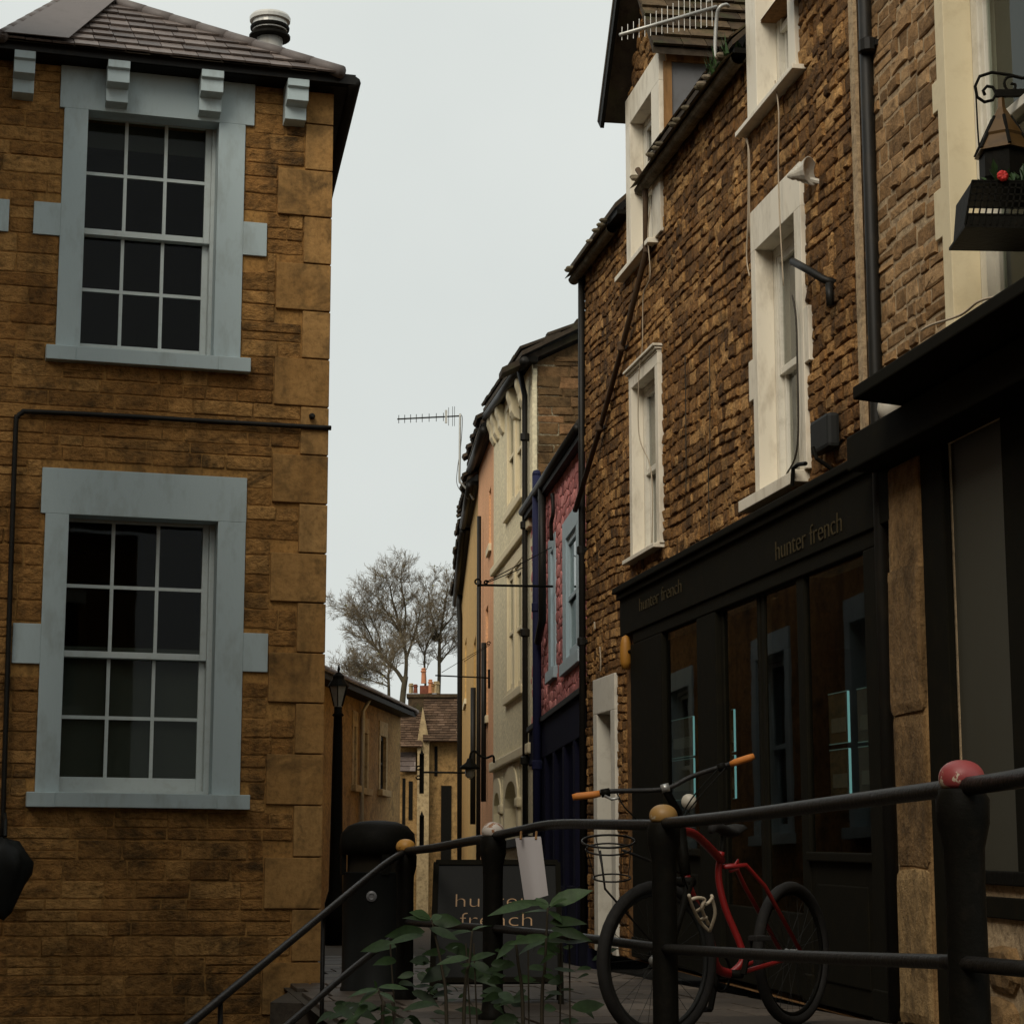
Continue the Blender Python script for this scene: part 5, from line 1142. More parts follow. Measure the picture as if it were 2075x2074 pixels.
# far aerial
t = thing('tv_aerial', 'small television aerial on a cranked mast against the sky above the ochre house', 'aerial', at(955, 1010, 31))
YA = 31.0
MB().tube(bez([at(960, 1012, YA), at(950, 996, YA), at(936, 980, YA), at(931, 972, YA), at(931.5, 930, YA), at(932, 870, YA), at(932.5, 838, YA)], 4), .017, n=8).build('mast', M['alu'], t, smooth=True)
bA, bB = at(805, 849, YA), at(934, 842.5, YA)
MB().tube([bA, bB], .012, n=6).build('boom', M['lampgrey'], t)
for x in (808, 820, 832, 843.5, 855.5, 869.5, 884, 898.5):
    q = bA.lerp(bB, (x - 805) / 129); MB().tube([q + ZV * .06, q - ZV * .065], .0055, n=5).build('element', M['lampgrey'], t)
for x, l in ((909, .14), (917, .15), (921, .15)):
    q = bA.lerp(bB, (x - 805) / 129); MB().tube([q + ZV * l, q - ZV * l], .004, n=5).build('element', M['lampgrey'], t)
q = bA.lerp(bB, (904 - 805) / 129); MB().wbox(q, .035, .02, .2).build('reflector', M['alu'], t)
MB().tube(bez([at(932, 840, YA), at(937, 848, YA), at(934, 900, YA), at(927, 950, YA), at(926, 980, YA), at(938, 1000, YA), at(950, 1012, YA)], 5), .005, n=5).build('cable', M['darkcable'], t)

# ------------------------------------------------------------------ iron sign brackets over the street
def sign_bracket(label, Y, bar, stays, curl, mount, r=.012):
    t = thing('sign_bracket', label, 'bracket', at(*mount, Y), group='iron sign brackets over the street')
    MB().tube([at(*bar[0], Y), at(*bar[1], Y)], r, n=8).build('arm', M['iron'], t, smooth=True)
    for a, b in stays: MB().tube([at(*a, Y), at(*b, Y)], r * .45, n=6).build('stay', M['iron'], t)
    for (x, y, rr, st_) in curl: MB().tube(scroll(at(x, y, Y), RT, ZV, rr, turns=.95, start=st_, shrink=.5), r * .8, n=6).build('scroll', M['iron'], t, smooth=True)
    MB().bar(at(mount[0], mount[1] - 16, Y), at(mount[0], mount[1] + 22, Y), .03, .03).build('wall_plate', M['iron'], t)
sign_bracket('long black sign bracket with curled tip fixed to the pink house', 21.0, ((967, 1185), (1133, 1188)), (((985, 1179), (1138, 1098)), ((985, 1181), (1060, 1150))), ((967.5, 1179, .04, 4.7), (985, 1180, .022, 0)), (1133, 1188))
sign_bracket('thin wire stay bracket on the apricot house', 27.0, ((882, 1368), (991, 1373)), (((895, 1362), (992, 1304)), ((940, 1340), (993, 1306))), ((990, 1303, .025, 0),), (991, 1372), r=.009)
sign_bracket('low sign bracket with double curls reaching left across the lane', 34.0, ((858, 1564), (950, 1565)), (((950, 1578), (975, 1577)),), ((848, 1556, .04, 0), (848, 1574, .04, 3)), (972, 1578), r=.016)
t = thing('street_lantern', 'swan-neck lantern with a dark shade on the cream house', 'lantern', CR.W(*CR.px(1001, 1540)))
YL = 26.0
MB().tube(bez([at(1001, 1545, YL), at(999, 1531, YL), at(985, 1535, YL), at(972, 1530, YL), at(962, 1521, YL), at(955, 1524, YL), at(952, 1536, YL)], 5), .014, n=8).build('swan_neck', M['iron'], t, smooth=True)
c = at(952, 1556, YL); MB().lathe(c, [(.13, -.01), (.12, .02), (.05, .07), (.03, .12)], 14).build('shade', M['iron'], t, smooth=True)
MB().lathe(c - ZV * .12, [(.03, 0), (.055, .03), (.06, .09), (.05, .12)], 12).build('globe', M['lantern_glass'], t, smooth=True)

# ------------------------------------------------------------------ end of the street
eh = thing('gabled_house', 'stone house with a narrow pale gable and lancet window closing the street', 'house', at(860, 1864, 50))
YE = 50.0; EF = Fac(at(820, 1800, YE), (1, 0.02, 0))
ER = lambda x0, x1, y0, y1: (EF.S(x0, (y0 + y1) / 2), EF.S(x1, (y0 + y1) / 2), EF.V((x0 + x1) / 2, y1), EF.V((x0 + x1) / 2, y0))
MB().box(EF, EF.S(800, 1650), EF.S(965, 1650), -.5, EF.V(880, 1500), -4, -.3).build('wall', M['far_stone'], eh)
q = ER(845, 869, 1434, 1800); lanc = [ER(851, 858, 1527, 1606), ER(851, 858, 1652, 1720)]
gwl = wall_sheet(EF, q[0], q[1], -.5, EF.V(857, 1500), lanc, o=.0).build('gable_bay', M['far_pale'], eh)
MB().prism([EF.W(q[0], EF.V(857, 1500), 0), EF.W(q[1], EF.V(857, 1500), 0), EF.W((q[0] + q[1]) / 2 - .02, EF.V(857, 1432), 0)], EF.n * -.3).build('gable_top', M['far_pale'], eh)
for l in lanc:
    MB().box(EF, *l, -.2, -.15).build('pane', M['iron'], eh); m = (l[0] + l[1]) / 2
    MB().prism([EF.W(l[0] - .005, l[3] - .01, -.1), EF.W(l[1] + .005, l[3] - .01, -.1), EF.W(m, l[3] + .12, -.1)], EF.n * .11).build('lancet_head', M['iron'], eh)
r1 = ER(800, 850, 1445, 1516); r2 = ER(860, 972, 1410, 1500)
def roofslab(x0, x1, y0, y1, nm, mat, rows, w, tilt=1.3):
    a, b = EF.W(EF.S(x0, y1), EF.V(x0, y1), .1), EF.W(EF.S(x1, y1), EF.V(x1, y1), .1); h = EF.V((x0 + x1) / 2, y0) - EF.V((x0 + x1) / 2, y1); up_ = ZV * h - EF.n * (h / tilt)
    r_ = MB().prism([a, b, b + up_, a + up_], EF.n * -.1).build(nm, mat, eh); tile_field(r_, a, b, a + up_, b + up_, rows, w, mat, thick=.014, rd=rd, name='roof_tile', limit=40, jit=.008); return r_
roofslab(798, 856, 1438, 1513, 'roof', M['redtile'], 15, .16); roofslab(857, 985, 1405, 1502, 'roof', M['redtile'], 18, .17)
roofslab(806, 842, 1522, 1563, 'lean_to_roof', M['slate'], 4, .25)
for (x0, x1, y0, y1) in ((802, 812, 1575, 1700), (826, 836, 1582, 1660)): MB().box(EF, *ER(x0, x1, y0, y1), -.31, -.28).build('window', M['iron'], eh)
MB().box(EF, EF.S(803, 1600), EF.S(845, 1600), -.5, EF.V(820, 1568), -.29, -.02).build('front_bay', M['far_stone'], eh)
for (x0, x1, y0, y1) in ((815, 821, 1576, 1670), (828, 836, 1582, 1660)): MB().box(EF, *ER(x0, x1, y0, y1), -.05, .0).build('window', M['iron'], eh)
for (x0, x1, y0, y1) in ((893, 914, 1590, 1800), (880, 886, 1510, 1570)): MB().box(EF, *ER(x0, x1, y0, y1), -.35, -.27).build('doorway', M['iron'], eh)
stk = MB().box(EF, *ER(825, 965, 1402, 1445), -1.2, -.7).build('chimney_stack', M['browntile'], eh, bevel=.03)
MB().box(EF, *ER(822, 968, 1400, 1407), -1.25, -.65).build('chimney_cap', M['browntile'], eh)
MB().box(EF, *ER(849, 874, 1382, 1405), -1.15, -.8).build('chimney_block', M['brick'], eh)
def pot(x, y0, y1, r, mat, sq=False):
    p0, p1 = at(x, y1, YE + .8), at(x, y0, YE + .8); h = p1.z - p0.z
    MB().lathe(p0, [(r * 1.1, 0), (r, h * .1), (r * .9, h * .7), (r * 1.25, h * .74), (r * 1.25, h * .82), (r * .8, h * .86), (r * 1.05, h * .95), (r * .7, h)], 4 if sq else 12).build('chimney_pot', mat, eh)
pot(858, 1353, 1384, .055, M['redpot']); pot(833, 1384, 1404, .055, M['far_pale'], True); pot(842, 1386, 1404, .05, M['brick']); pot(872, 1376, 1404, .05, M['redpot']); pot(884, 1380, 1404, .075, M['far_pale'], True); pot(877, 1384, 1404, .05, M['oak'])

# stone house on the left beyond the lamp post
th = thing('terrace_house', 'low ochre stone house with small windows and hipped slate roof behind the lamp post', 'house', TE.W(0, 0))
sT = TE.S(806, 1500); tev = (TE.V(700, 1397) + TE.V(800, 1438)) / 2
tw = [rect(TE, (716, 1470), (720, 1473), (720, 1590), (716, 1590)), rect(TE, (733, 1483), (743, 1485), (743, 1597), (733, 1597)), rect(TE, (770, 1491), (781, 1492), (781, 1600), (770, 1600))]
wall_sheet(TE, -4.5, sT, 0, tev, tw).build('wall', M['far_stone'], th)
for q in tw:
    w = sash_window(th, TE, *q, rev=.05, so=(.004, .02), nx=1, rows=(1, 1), mat=M['lampgrey'], jamb=.03, stile=.02, depth=1.0)
    MB().box(TE, q[0] - .15, q[1] + .15, q[3], q[3] + .3, -.1, .02).build('lintel', M['far_pale'], w, bevel=.01); MB().box(TE, q[0] - .2, q[1] + .2, q[2] - .13, q[2], -.1, .1).build('sill', M['far_pale'], w, bevel=.01)
    for x in (q[0] - .15, q[1]): MB().box(TE, x, x + .15, q[2], q[3], -.1, .015).build('jamb', M['far_pale'], w)
ba, bb = TE.W(-4.5, tev, .35), TE.W(sT + .35, tev, .35); ap = TE.W(sT - 2.2, tev + 1.25, -2.2); apL = TE.W(-4.5, tev + 1.25, -2.2)
rf_ = MB(); rf_.add([ba, bb, ap, apL], [(0, 1, 2, 3)]); rf_.add([bb, TE.W(sT + .35, tev, -4.6), ap], [(0, 1, 2)])
rfo = rf_.build('roof', M['slate'], th); tile_field(rfo, ba, bb, apL, ap, 8, .3, M['slate'], thick=.02, rd=rd, limit=120)
MB().box(TE, -4.5, sT + .3, tev - .1, tev - .01, 0, .33).build('eave_board', M['iron'], th)
MB().tube([ap, apL], .09, n=8).build('ridge_tile', M['leadhip'], th); MB().tube([ap, bb], .07, n=8).build('hip_tile', M['leadhip'], th)
MB().tube([TE.W(TE.S(729, 1500), tev - .05, .2), TE.W(TE.S(729, 1500), tev - .3, .06), TE.W(TE.S(729, 1500), 0, .06)], .04, n=8).build('downpipe', M['alu'], th, smooth=True)
TX = Fac(TE.W(sT, 0), Vector((-TE.n.x, -TE.n.y, 0)))
MB().box(TX, 0, 4.2, 0, tev, -.3, .0).build('end_wall', M['far_stone'], th)

# ------------------------------------------------------------------ bare trees
def tree(label, Y, limbs, seed, dens, tip, nest=None):
    rt_ = random.Random(seed); base = at(*limbs[0][0][0], Y); root_ = Vector((base.x, base.y, -1.0))
    t = thing('bare_tree', label, 'tree', root_, group='bare trees beyond the roofs')
    trunk, tw_ = MB(), MB(); k = Y / F
    trunk.tube([root_, Vector((base.x, base.y, base.z * .5)), base], [limbs[0][1] * k * 1.25, limbs[0][1] * k * 1.1, limbs[0][1] * k], n=8)
    def grow_(p, d, l, r, lev):
        n = 4; pts = [p.copy()]; rs = [r]; q = p.copy(); dd = d.copy()
        for i in range(n):
            dd = (dd + Vector((rt_.gauss(0, .13), rt_.gauss(0, .13), rt_.gauss(.045, .10)))).normalized(); q = q + dd * (l / n); pts.append(q.copy()); rs.append(max(r * (1 - .72 * (i + 1) / n), .004))
        tw_.tube(pts, rs, n=4 if lev < 2 else 3, cap=False)
        if lev >= 4 or l < .17: return
        for i in range(1, n + 1):
            for _ in range(dens if lev < 3 else 2):
                if rt_.random() > .56: continue
                ax_ = Vector((rt_.gauss(0, 1), rt_.gauss(0, 1), rt_.gauss(0, 1))); ax_ = ax_ - dd * ax_.dot(dd)
                if ax_.length < .01: continue
                an = rt_.uniform(.35, .85); nd = (dd * math.cos(an) + ax_.normalized() * math.sin(an)).normalized()
                grow_(pts[i], nd, l * rt_.uniform(.45, .68), rs[i] * .62, lev + 1)
    for pts, r0, r1, tw0 in limbs:
        P = bez([at(x, y, Y + dy) for x, y, dy in [(*q, 0) if len(q) == 2 else q for q in pts]], 4); n = len(P)
        R_ = [(r0 + (r1 - r0) * i / (n - 1)) * k for i in range(n)]
        trunk.tube(P, R_, n=7, cap=False)
        for i in range(int(n * tw0), n):
            for _ in range(2 if i < n - 1 else 3):
                d0 = (P[min(i + 1, n - 1)] - P[max(i - 1, 0)]).normalized(); ax_ = Vector((rt_.gauss(0, 1), rt_.gauss(0, 1), rt_.gauss(.15, .7))); nd = (d0 * .75 + ax_.normalized() * .8).normalized()
                grow_(P[i], nd, tip * rt_.uniform(.6, 1.1), max(R_[i] * .42, .009), 1)
    trunk.build('trunk', M['bark'], t, smooth=True); tw_.build('crown', M['twig'], t)
    mb = MB()
    for i in range(260):
        v = tw_.v[rt_.randrange(len(tw_.v))]
        if v.z > 7.5 and rt_.random() < .8: continue
        e = Vector((rt_.gauss(0, 1), rt_.gauss(0, 1), rt_.gauss(0, 1))).normalized() * .06; f_ = Vector((rt_.gauss(0, 1), rt_.gauss(0, 1), rt_.gauss(0, 1))).normalized() * .06; mb.add([v, v + e, v + e + f_, v + f_], [(0, 1, 2, 3)])
    mb.build('leaves', M['leafbud'], t, kind='stuff')
tree('tall bare tree forking above the gabled house chimneys', 75, [
    ([(815, 1425), (818, 1395), (822, 1370)], 6.5, 5.5, 1), ([(820, 1385), (806, 1362), (790, 1345), (770, 1322), (755, 1305), (735, 1285)], 4.5, 1.6, .25), ([(822, 1370), (823, 1330), (815, 1290), (805, 1250), (795, 1215), (790, 1185)], 4.2, 1.2, .3),
    ([(823, 1335), (835, 1300), (845, 1265), (852, 1235)], 3.0, 1.0, .3), ([(760, 1310), (745, 1275), (728, 1250), (712, 1235)], 2.0, .9, .3), ([(817, 1300), (800, 1262), (780, 1235), (768, 1212)], 2.4, .9, .35), ([(818, 1290), (822, 1240), (815, 1195), (812, 1170)], 2.4, .9, .4),
    ([(770, 1322), (768, 1290), (755, 1260), (745, 1235)], 1.8, .8, .3), ([(790, 1345), (800, 1325), (810, 1310)], 1.8, .8, .2)], 5, 2, .78)
tree('bare tree with a dark nest beside the tall forking tree', 78, [
    ([(888, 1425), (890, 1370), (890, 1330), (891, 1295)], 4.2, 3.0, .5), ([(891, 1295), (897, 1255), (903, 1220), (908, 1190)], 2.6, .9, .2), ([(890, 1300), (880, 1268), (872, 1235), (868, 1200)], 2.2, .9, .2), ([(890, 1345), (905, 1325), (918, 1312), (935, 1300)], 2.0, .8, .3),
    ([(892, 1280), (912, 1255), (925, 1240)], 1.8, .7, .2), ([(858, 1425), (862, 1385), (860, 1335), (866, 1305), (876, 1285)], 2.8, 1.2, .4), ([(861, 1330), (848, 1300), (845, 1270)], 1.6, .7, .3)], 8, 2, .68)
tree('small low bare tree above the slate roof of the ochre house', 70, [
    ([(788, 1430), (788, 1395), (787, 1365)], 3.6, 2.6, .6), ([(787, 1378), (770, 1362), (750, 1355), (735, 1352)], 2.2, .8, .2), ([(787, 1368), (795, 1345), (800, 1330)], 1.8, .8, .3), ([(786, 1390), (765, 1382), (740, 1376), (715, 1368)], 1.6, .7, .2), ([(720, 1400), (715, 1380), (708, 1362)], 1.4, .7, .2)], 12, 2, .62)
nb = at(885, 1291, 78); mb = MB(); r2_ = random.Random(3)
for i in range(500):
    d = Vector((r2_.gauss(0, 1), r2_.gauss(0, 1), r2_.gauss(0, .7))); d = d.normalized() * r2_.uniform(.03, .17); e = Vector((r2_.gauss(0, 1), r2_.gauss(0, 1), r2_.gauss(0, .5))).normalized() * .12
    mb.tube([nb + d - e, nb + d + e], .007, n=3, cap=False)
tag(mb.build('bird_nest', M['bark'], None), 'dark round twig nest in the bare tree', 'nest')

# ------------------------------------------------------------------ iron railing at the edge of the street
rl = thing('iron_railing', 'black iron railing with ball-topped posts and a handrail running down the steps', 'railing', (0.5, 9.0, 0))
rd = random.Random(51)
posts = [(1947, 1539, 5.4, 'ball_red', 'red painted ball with worn cream patches'), (1344, 1629, 8.7, 'ball_gold', 'gold painted ball'), (999, 1665, 10.9, 'ball_white', 'flaking white ball'), (822, 1699, 12.8, 'ball_amber', 'amber painted ball'), (2500, 1400, 3.4, 'ball_gold', 'gold ball')]
for (x, y, Y, bm_, lab) in posts:
    top_ = at(x, y, Y); p = Vector((top_.x, top_.y, 0)); h = top_.z
    po = MB().lathe(p, [(.075, 0), (.075, .05), (.058, .07), (.052, .12), (.05, h - .30), (.052, h - .22), (.066, h - .16), (.068, h - .10), (.06, h - .085), (.06, h - .075), (.03, h - .07)], 20).build('post', M['iron'], rl, smooth=True)
    c = Vector((p.x, p.y, h - .046)); MB().lathe(c, [(.058 * math.cos(a) ** .9, .046 * math.sin(a)) for a in [-.6 + (1.56 + .6) * k / 11 for k in range(12)]], 24).build('ball', M[bm_], po, smooth=True, label=lab)
def rail(pts, r, name): MB().tube(bez([at(*q) for q in pts], 8), r, n=10).build(name, M['rail'], rl, smooth=True)
rail([(822, 1724, 12.8), (880, 1717, 12.2), (950, 1704, 11.4), (999, 1697, 10.9)], .024, 'top_rail')
rail([(999, 1694, 10.9), (1060, 1681, 10.5), (1105, 1672, 10.2), (1150, 1669, 9.9), (1240, 1670, 9.3), (1344, 1671, 8.7)], .0235, 'top_rail')
rail([(1344, 1668, 8.7), (1500, 1652, 7.6), (1700, 1626, 6.5), (1947, 1594, 5.4)], .0235, 'top_rail')
rail([(1947, 1594, 5.4), (2090, 1572, 4.9), (2500, 1480, 3.4)], .0235, 'top_rail')
rail([(822, 1868, 12.8), (999, 1880, 10.9)], .02, 'lower_rail'); rail([(999, 1880, 10.9), (1140, 1894, 9.9), (1344, 1920, 8.7)], .02, 'lower_rail')
rail([(1344, 1921, 8.7), (1600, 1936, 7.0), (1947, 1949, 5.4)], .02, 'lower_rail'); rail([(1947, 1950, 5.4), (2100, 1964, 4.9), (2500, 1990, 3.4)], .02, 'lower_rail')
rail([(822, 1724, 12.8), (780, 1750, 12.5), (720, 1798, 12.0), (560, 1930, 10.6), (388, 2071, 9.3), (250, 2185, 8.3)], .02, 'handrail')
rail([(822, 1880, 12.8), (720, 1957, 11.6), (588, 2071, 10.4), (430, 2205, 9.2)], .018, 'lower_rail')
for (x, y, Y) in ((447, 2024, 9.75), (655, 1853, 11.45)):
    p = at(x, y, Y); MB().tube([p, Vector((p.x, p.y, -.75 if x < 500 else -.35))], .012, n=8).build('baluster', M['rail'], rl, smooth=True)

# paper notice tied to the rail
pn = thing('paper_notice', 'white paper notice hanging askew from the top rail', 'notice', at(1075, 1828, 10.25))
q = [at(1044, 1697, 10.28), at(1096, 1694, 10.2), at(1111, 1813, 10.12), at(1063, 1827, 10.2)]; mb = MB(); nx_, ny_ = 6, 10
pts = []
for j in range(ny_ + 1):
    for i in range(nx_ + 1):
        u, v = i / nx_, j / ny_; p = q[0].lerp(q[1], u).lerp(q[3].lerp(q[2], u), v); p.y += -.018 * math.sin(u * 3.14) + (.012 if u > .52 else 0) * v; pts.append(p)
m_ = len(pts); pts += [p + Vector((0, .0015, 0)) for p in pts]; fs = []
for j in range(ny_):
    for i in range(nx_):
        a = j * (nx_ + 1) + i; f4 = (a, a + 1, a + nx_ + 2, a + nx_ + 1); fs += [f4, tuple(x + m_ for x in f4[::-1])]
mb.add(pts, fs); mb.build('sheet', M['paper'], pn, smooth=True)
for x in (1055, 1086): MB().tube([at(x, 1700, 10.2), at(x + 1, 1684, 10.22)], .006, n=6).build('tie', M['oak'], pn)

# ------------------------------------------------------------------ lamp post
lp = at(680, 1800, 26.0); k = 26.0 / F
lt = thing('lamp_post', 'old black lamp post with lantern beside the left-hand house', 'street lamp', (lp.x, lp.y, 0))
zt = at(680, 1432, 26).z
MB().lathe((lp.x, lp.y, 0), [(.13, 0), (.13, .5), (.10, .6), (.085, .65), (.075, 1.4), (.06, zt - .35), (.052, zt - .12), (.075, zt - .1), (.05, zt - .07), (.05, zt)], 16).build('pole', M['iron'], lt, smooth=True)
MB().lathe((lp.x, lp.y, zt), [(.05, 0), (.055, .02), (.118, .245), (.118, .25)], 6).build('lantern_glass', M['lantern_glass'], lt)
for i in range(6):
    a = math.pi * i / 3 + math.pi / 2; MB().bar((lp.x + .056 * math.cos(a), lp.y + .056 * math.sin(a), zt + .01), (lp.x + .122 * math.cos(a), lp.y + .122 * math.sin(a), zt + .25), .012, .012).build('lantern_bar', M['iron'], lt)
MB().lathe((lp.x, lp.y, zt + .25), [(.135, 0), (.125, .02), (.075, .09), (.07, .13), (.03, .17), (.012, .18), (.02, .21), (.012, .24), (.004, .27)], 12).build('lantern_cap', M['iron'], lt)

# ------------------------------------------------------------------ litter bin
bp = at(764, 1800, 14.0); bt = thing('litter_bin', 'dark domed litter bin behind the amber-topped railing post', 'bin', (bp.x, bp.y, 0))
zt = at(764, 1662, 14.0).z; r_ = .243
MB().lathe((bp.x, bp.y, 0), [(r_ * .96, 0), (r_ * .96, .04), (r_ * .92, .06), (r_ * .92, zt - .34), (r_ * .96, zt - .33)], 32).build('body', M['bagblack'], bt, smooth=True)
MB().lathe((bp.x, bp.y, 0), [(r_ * .8, zt - .34), (r_ * .8, zt - .2)], 32).build('liner', M['dark'], bt)
MB().lathe((bp.x, bp.y, 0), [(r_ * .9, zt - .22), (r_, zt - .22), (r_ * 1.02, zt - .15), (r_ * .99, zt - .085), (r_ * .8, zt - .035), (r_ * .5, zt - .008), (r_ * .2, zt), (.01, zt)], 32).build('hood', M['iron'], bt, smooth=True)
for a in (.3, 1.87, 3.44, 5.0): MB().wbox((bp.x + r_ * .93 * math.cos(a), bp.y + r_ * .93 * math.sin(a), zt - .27), .03, .05, .16, a).build('hood_post', M['iron'], bt)
bd = Vector((bp.x - .02, bp.y - r_ * .93, at(763, 1815, 14).z)); MB().lathe(bd, [(.03, 0), (.034, .006), (.02, .012), (.012, .006)], 18, ax=Vector((0, -1, 0))).build('badge', M['lead'], bt)

# ------------------------------------------------------------------ pavement sign
YS = 12.3; ab = thing('pavement_sign', 'black folding pavement sign reading hunter french in thin gold letters', 'sign', (at(1005, 1800, YS).x, YS + .2, 0))
a0, a1 = at(884, 1747, YS + .22), at(1130, 1747, YS + .30); b0, b1 = Vector((a0.x - .01, YS - .02, .16)), Vector((a1.x + .01, YS + .06, .16))
fn = (a1 - a0).cross(b0 - a0).normalized()
if fn.y > 0: fn = -fn
pan = MB().prism([a0, a1, b1, b0], fn * -.02).build('panel', M['aboard'], ab)
for p, q in ((a0, b0), (a1, b1), (a0, a1), (b0, b1)): MB().bar(p - fn * .008, q - fn * .008, .03, .036, upv=fn).build('panel_frame', M['black'], ab)
for p, q in ((a0, b0), (a1, b1)):
    d = (q - p).normalized(); MB().bar(q, Vector((q.x, q.y - .03, .0)), .03, .03, upv=fn).build('leg', M['black'], ab)
MB().prism([a0 + Vector((0, .04, 0)), a1 + Vector((0, .04, 0)), b1 + Vector((0, .42, -.0)), b0 + Vector((0, .42, 0))], fn * -.02).build('back_panel', M['aboard'], ab)
for q in (b0, b1): MB().bar(q + Vector((0, .42, 0)), Vector((q.x, q.y + .45, 0)), .03, .03).build('leg', M['black'], ab)
def on_panel(x, y):
    d = ray(x, y); t = (a0 - CAM).dot(fn) / d.dot(fn); return CAM + d * t + fn * .002
xd = (a1 - a0).normalized(); yd = (a0 - b0).normalized()
for word, (x0, x1, yb) in (('hunter', (923, 1072, 1837)), ('french', (932, 1078, 1876))):
    o = on_panel(x0, yb); text_mesh('lettering', word, M['goldline'], ab, o, xd, yd * .70, (on_panel(x1, yb) - o).length, extr=.002, thin=-.02)

# ------------------------------------------------------------------ red bicycle leaning on the railing
bk = thing('bicycle', 'red mountain bike with orange grips leaning behind the gold-topped post', 'bicycle', (at(1470, 1800, 9.8).x, 9.8, 0.03))
RH, BB, ST, HT, HB, FH = at(1605, 1948, 10.4), at(1480, 1972, 9.95), at(1462, 1738, 9.95), at(1379, 1672, 9.5), at(1389, 1772, 9.42), at(1333, 1962, 9.3)
RH.z = max(RH.z, .365); FH.z = max(FH.z, .365)
def tb(pts, r, mat, name, par=bk, n=10): return MB().tube([Vector(p) for p in pts], r, n=n).build(name, mat, par, smooth=True)
fr = tb([HT, HB], .024, M['iron'], 'frame')
tb(bez([HT.lerp(HB, .12), at(1411, 1692, 9.68), ST + Vector((0, 0, -.01))], 5), [.02] * 11, M['red'], 'top_tube', fr)
tb(bez([ST + ZV * .03, at(1456, 1775, 9.95), at(1470, 1840, 9.95), at(1506, 1935, 9.97), BB], 5), .0165, M['red'], 'seat_tube', fr)
tb(bez([HB, at(1400, 1810, 9.5), at(1437, 1900, 9.7), at(1452, 1958, 9.85), BB], 5), .021, M['red'], 'down_tube', fr)
sax = (BB - RH).cross(ZV).normalized()
for sg in (-1, 1):
    off = sax * (.055 * sg)
    tb([ST - ZV * .04 + sax * .015 * sg, at(1500, 1752, 10.05) + sax * .03 * sg, at(1529, 1794, 10.15) + off, RH + off], .0105, M['red'], 'seat_stay', fr)
    tb([BB + sax * .03 * sg, BB.lerp(RH, .5) + off, RH + off], .011, M['red'], 'chain_stay', fr)
tb([at(1487, 1755, 9.98), at(1495, 1742, 10), at(1496, 1760, 10), at(1478, 1765, 9.98)], .007, M['red'], 'cable_hook', fr)
wd_ = Vector((-.78, -.63, 0)); wax = Vector((.63, -.78, 0))
crown = HB + Vector((-.02, -.02, -.03))
for sg in (-1, 1): tb([crown + wax * .055 * sg, (crown.lerp(FH, .55)) + wax * .058 * sg, FH + wax * .055 * sg], [.018, .015, .011], M['iron'], 'fork_leg', fr)
tb([crown - wax * .07, crown + wax * .07], .022, M['iron'], 'fork_crown', fr)
def wheel(c, ax, nm_rim):
    w = MB().torus(c, ax, .315, .026, n=40, k=8).build('wheel', M['rubber'], bk, smooth=True)
    MB().torus(c, ax, .285, .011, n=40, k=6, sq=1.0).build('rim', nm_rim, w, smooth=True)
    mb = MB(); ax = Vector(ax).normalized(); x = ax.cross(ZV).normalized()
    for i in range(28):
        a = 2 * math.pi * i / 28; d = x * math.cos(a) + ZV * math.sin(a); a2 = a + (.5 if i % 4 < 2 else -.5); d2 = x * math.cos(a2) + ZV * math.sin(a2)
        mb.tube([c + ax * (.03 if i % 2 else -.03) + d2 * .022, c + d * .282], .0013, n=4, cap=False)
    mb.build('spokes', M['lampgrey'], w); MB().lathe(c - ax * .05, [(.01, 0), (.012, .01), (.025, .02), (.02, .03), (.02, .07), (.025, .08), (.012, .09), (.01, .1)], 12, ax=ax).build('hub', M['steel'], w, smooth=True)
wheel(FH, wax, M['lampgrey']); wheel(RH, (BB - RH).cross(ZV), M['iron'])
tb([BB - sax * .06, BB + sax * .06], .02, M['iron'], 'bottom_bracket', fr)
ring = MB().torus(BB + sax * .05, sax, .08, .006, n=28, k=6).build('chainring', M['iron'], bk, smooth=True)
for sg, dz in ((1, -1), (-1, 1)):
    e = BB + sax * .07 * sg + Vector((.04 * dz, .05 * dz, .16 * dz)); MB().bar(BB + sax * .07 * sg, e, .012, .025, upv=sax).build('crank', M['iron'], bk); MB().wbox(e + sax * .05 * sg, .09, .06, .025, .6).build('pedal', M['rubber'], bk, bevel=.005)
tb([ST, ST + Vector((.015, .05, .10))], .013, M['iron'], 'seat_post', fr)
sp = ST + Vector((.02, .07, .13)); hd = Vector((-.5, -.85, 0)).normalized(); hx = Vector((.85, -.5, 0)); mb = MB(); pts = []
for i in range(9):
    t_ = i / 8; w_ = .018 + .06 * (t_ ** 1.6) * (1 if t_ < .9 else .8); c = sp + hd * (.14 - .27 * t_) + ZV * (.012 * math.sin(t_ * 6) + (.015 if t_ > .8 else 0))
    for k_ in range(8): a = 2 * math.pi * k_ / 8; pts.append(c + hx * math.cos(a) * w_ + ZV * math.sin(a) * .022)
mb.add(pts, [(i * 8 + k_, i * 8 + (k_ + 1) % 8, (i + 1) * 8 + (k_ + 1) % 8, (i + 1) * 8 + k_) for i in range(8) for k_ in range(8)] + [tuple(range(7, -1, -1)), tuple(64 + k_ for k_ in range(8))]); mb.build('saddle', M['rubber'], bk, smooth=True)
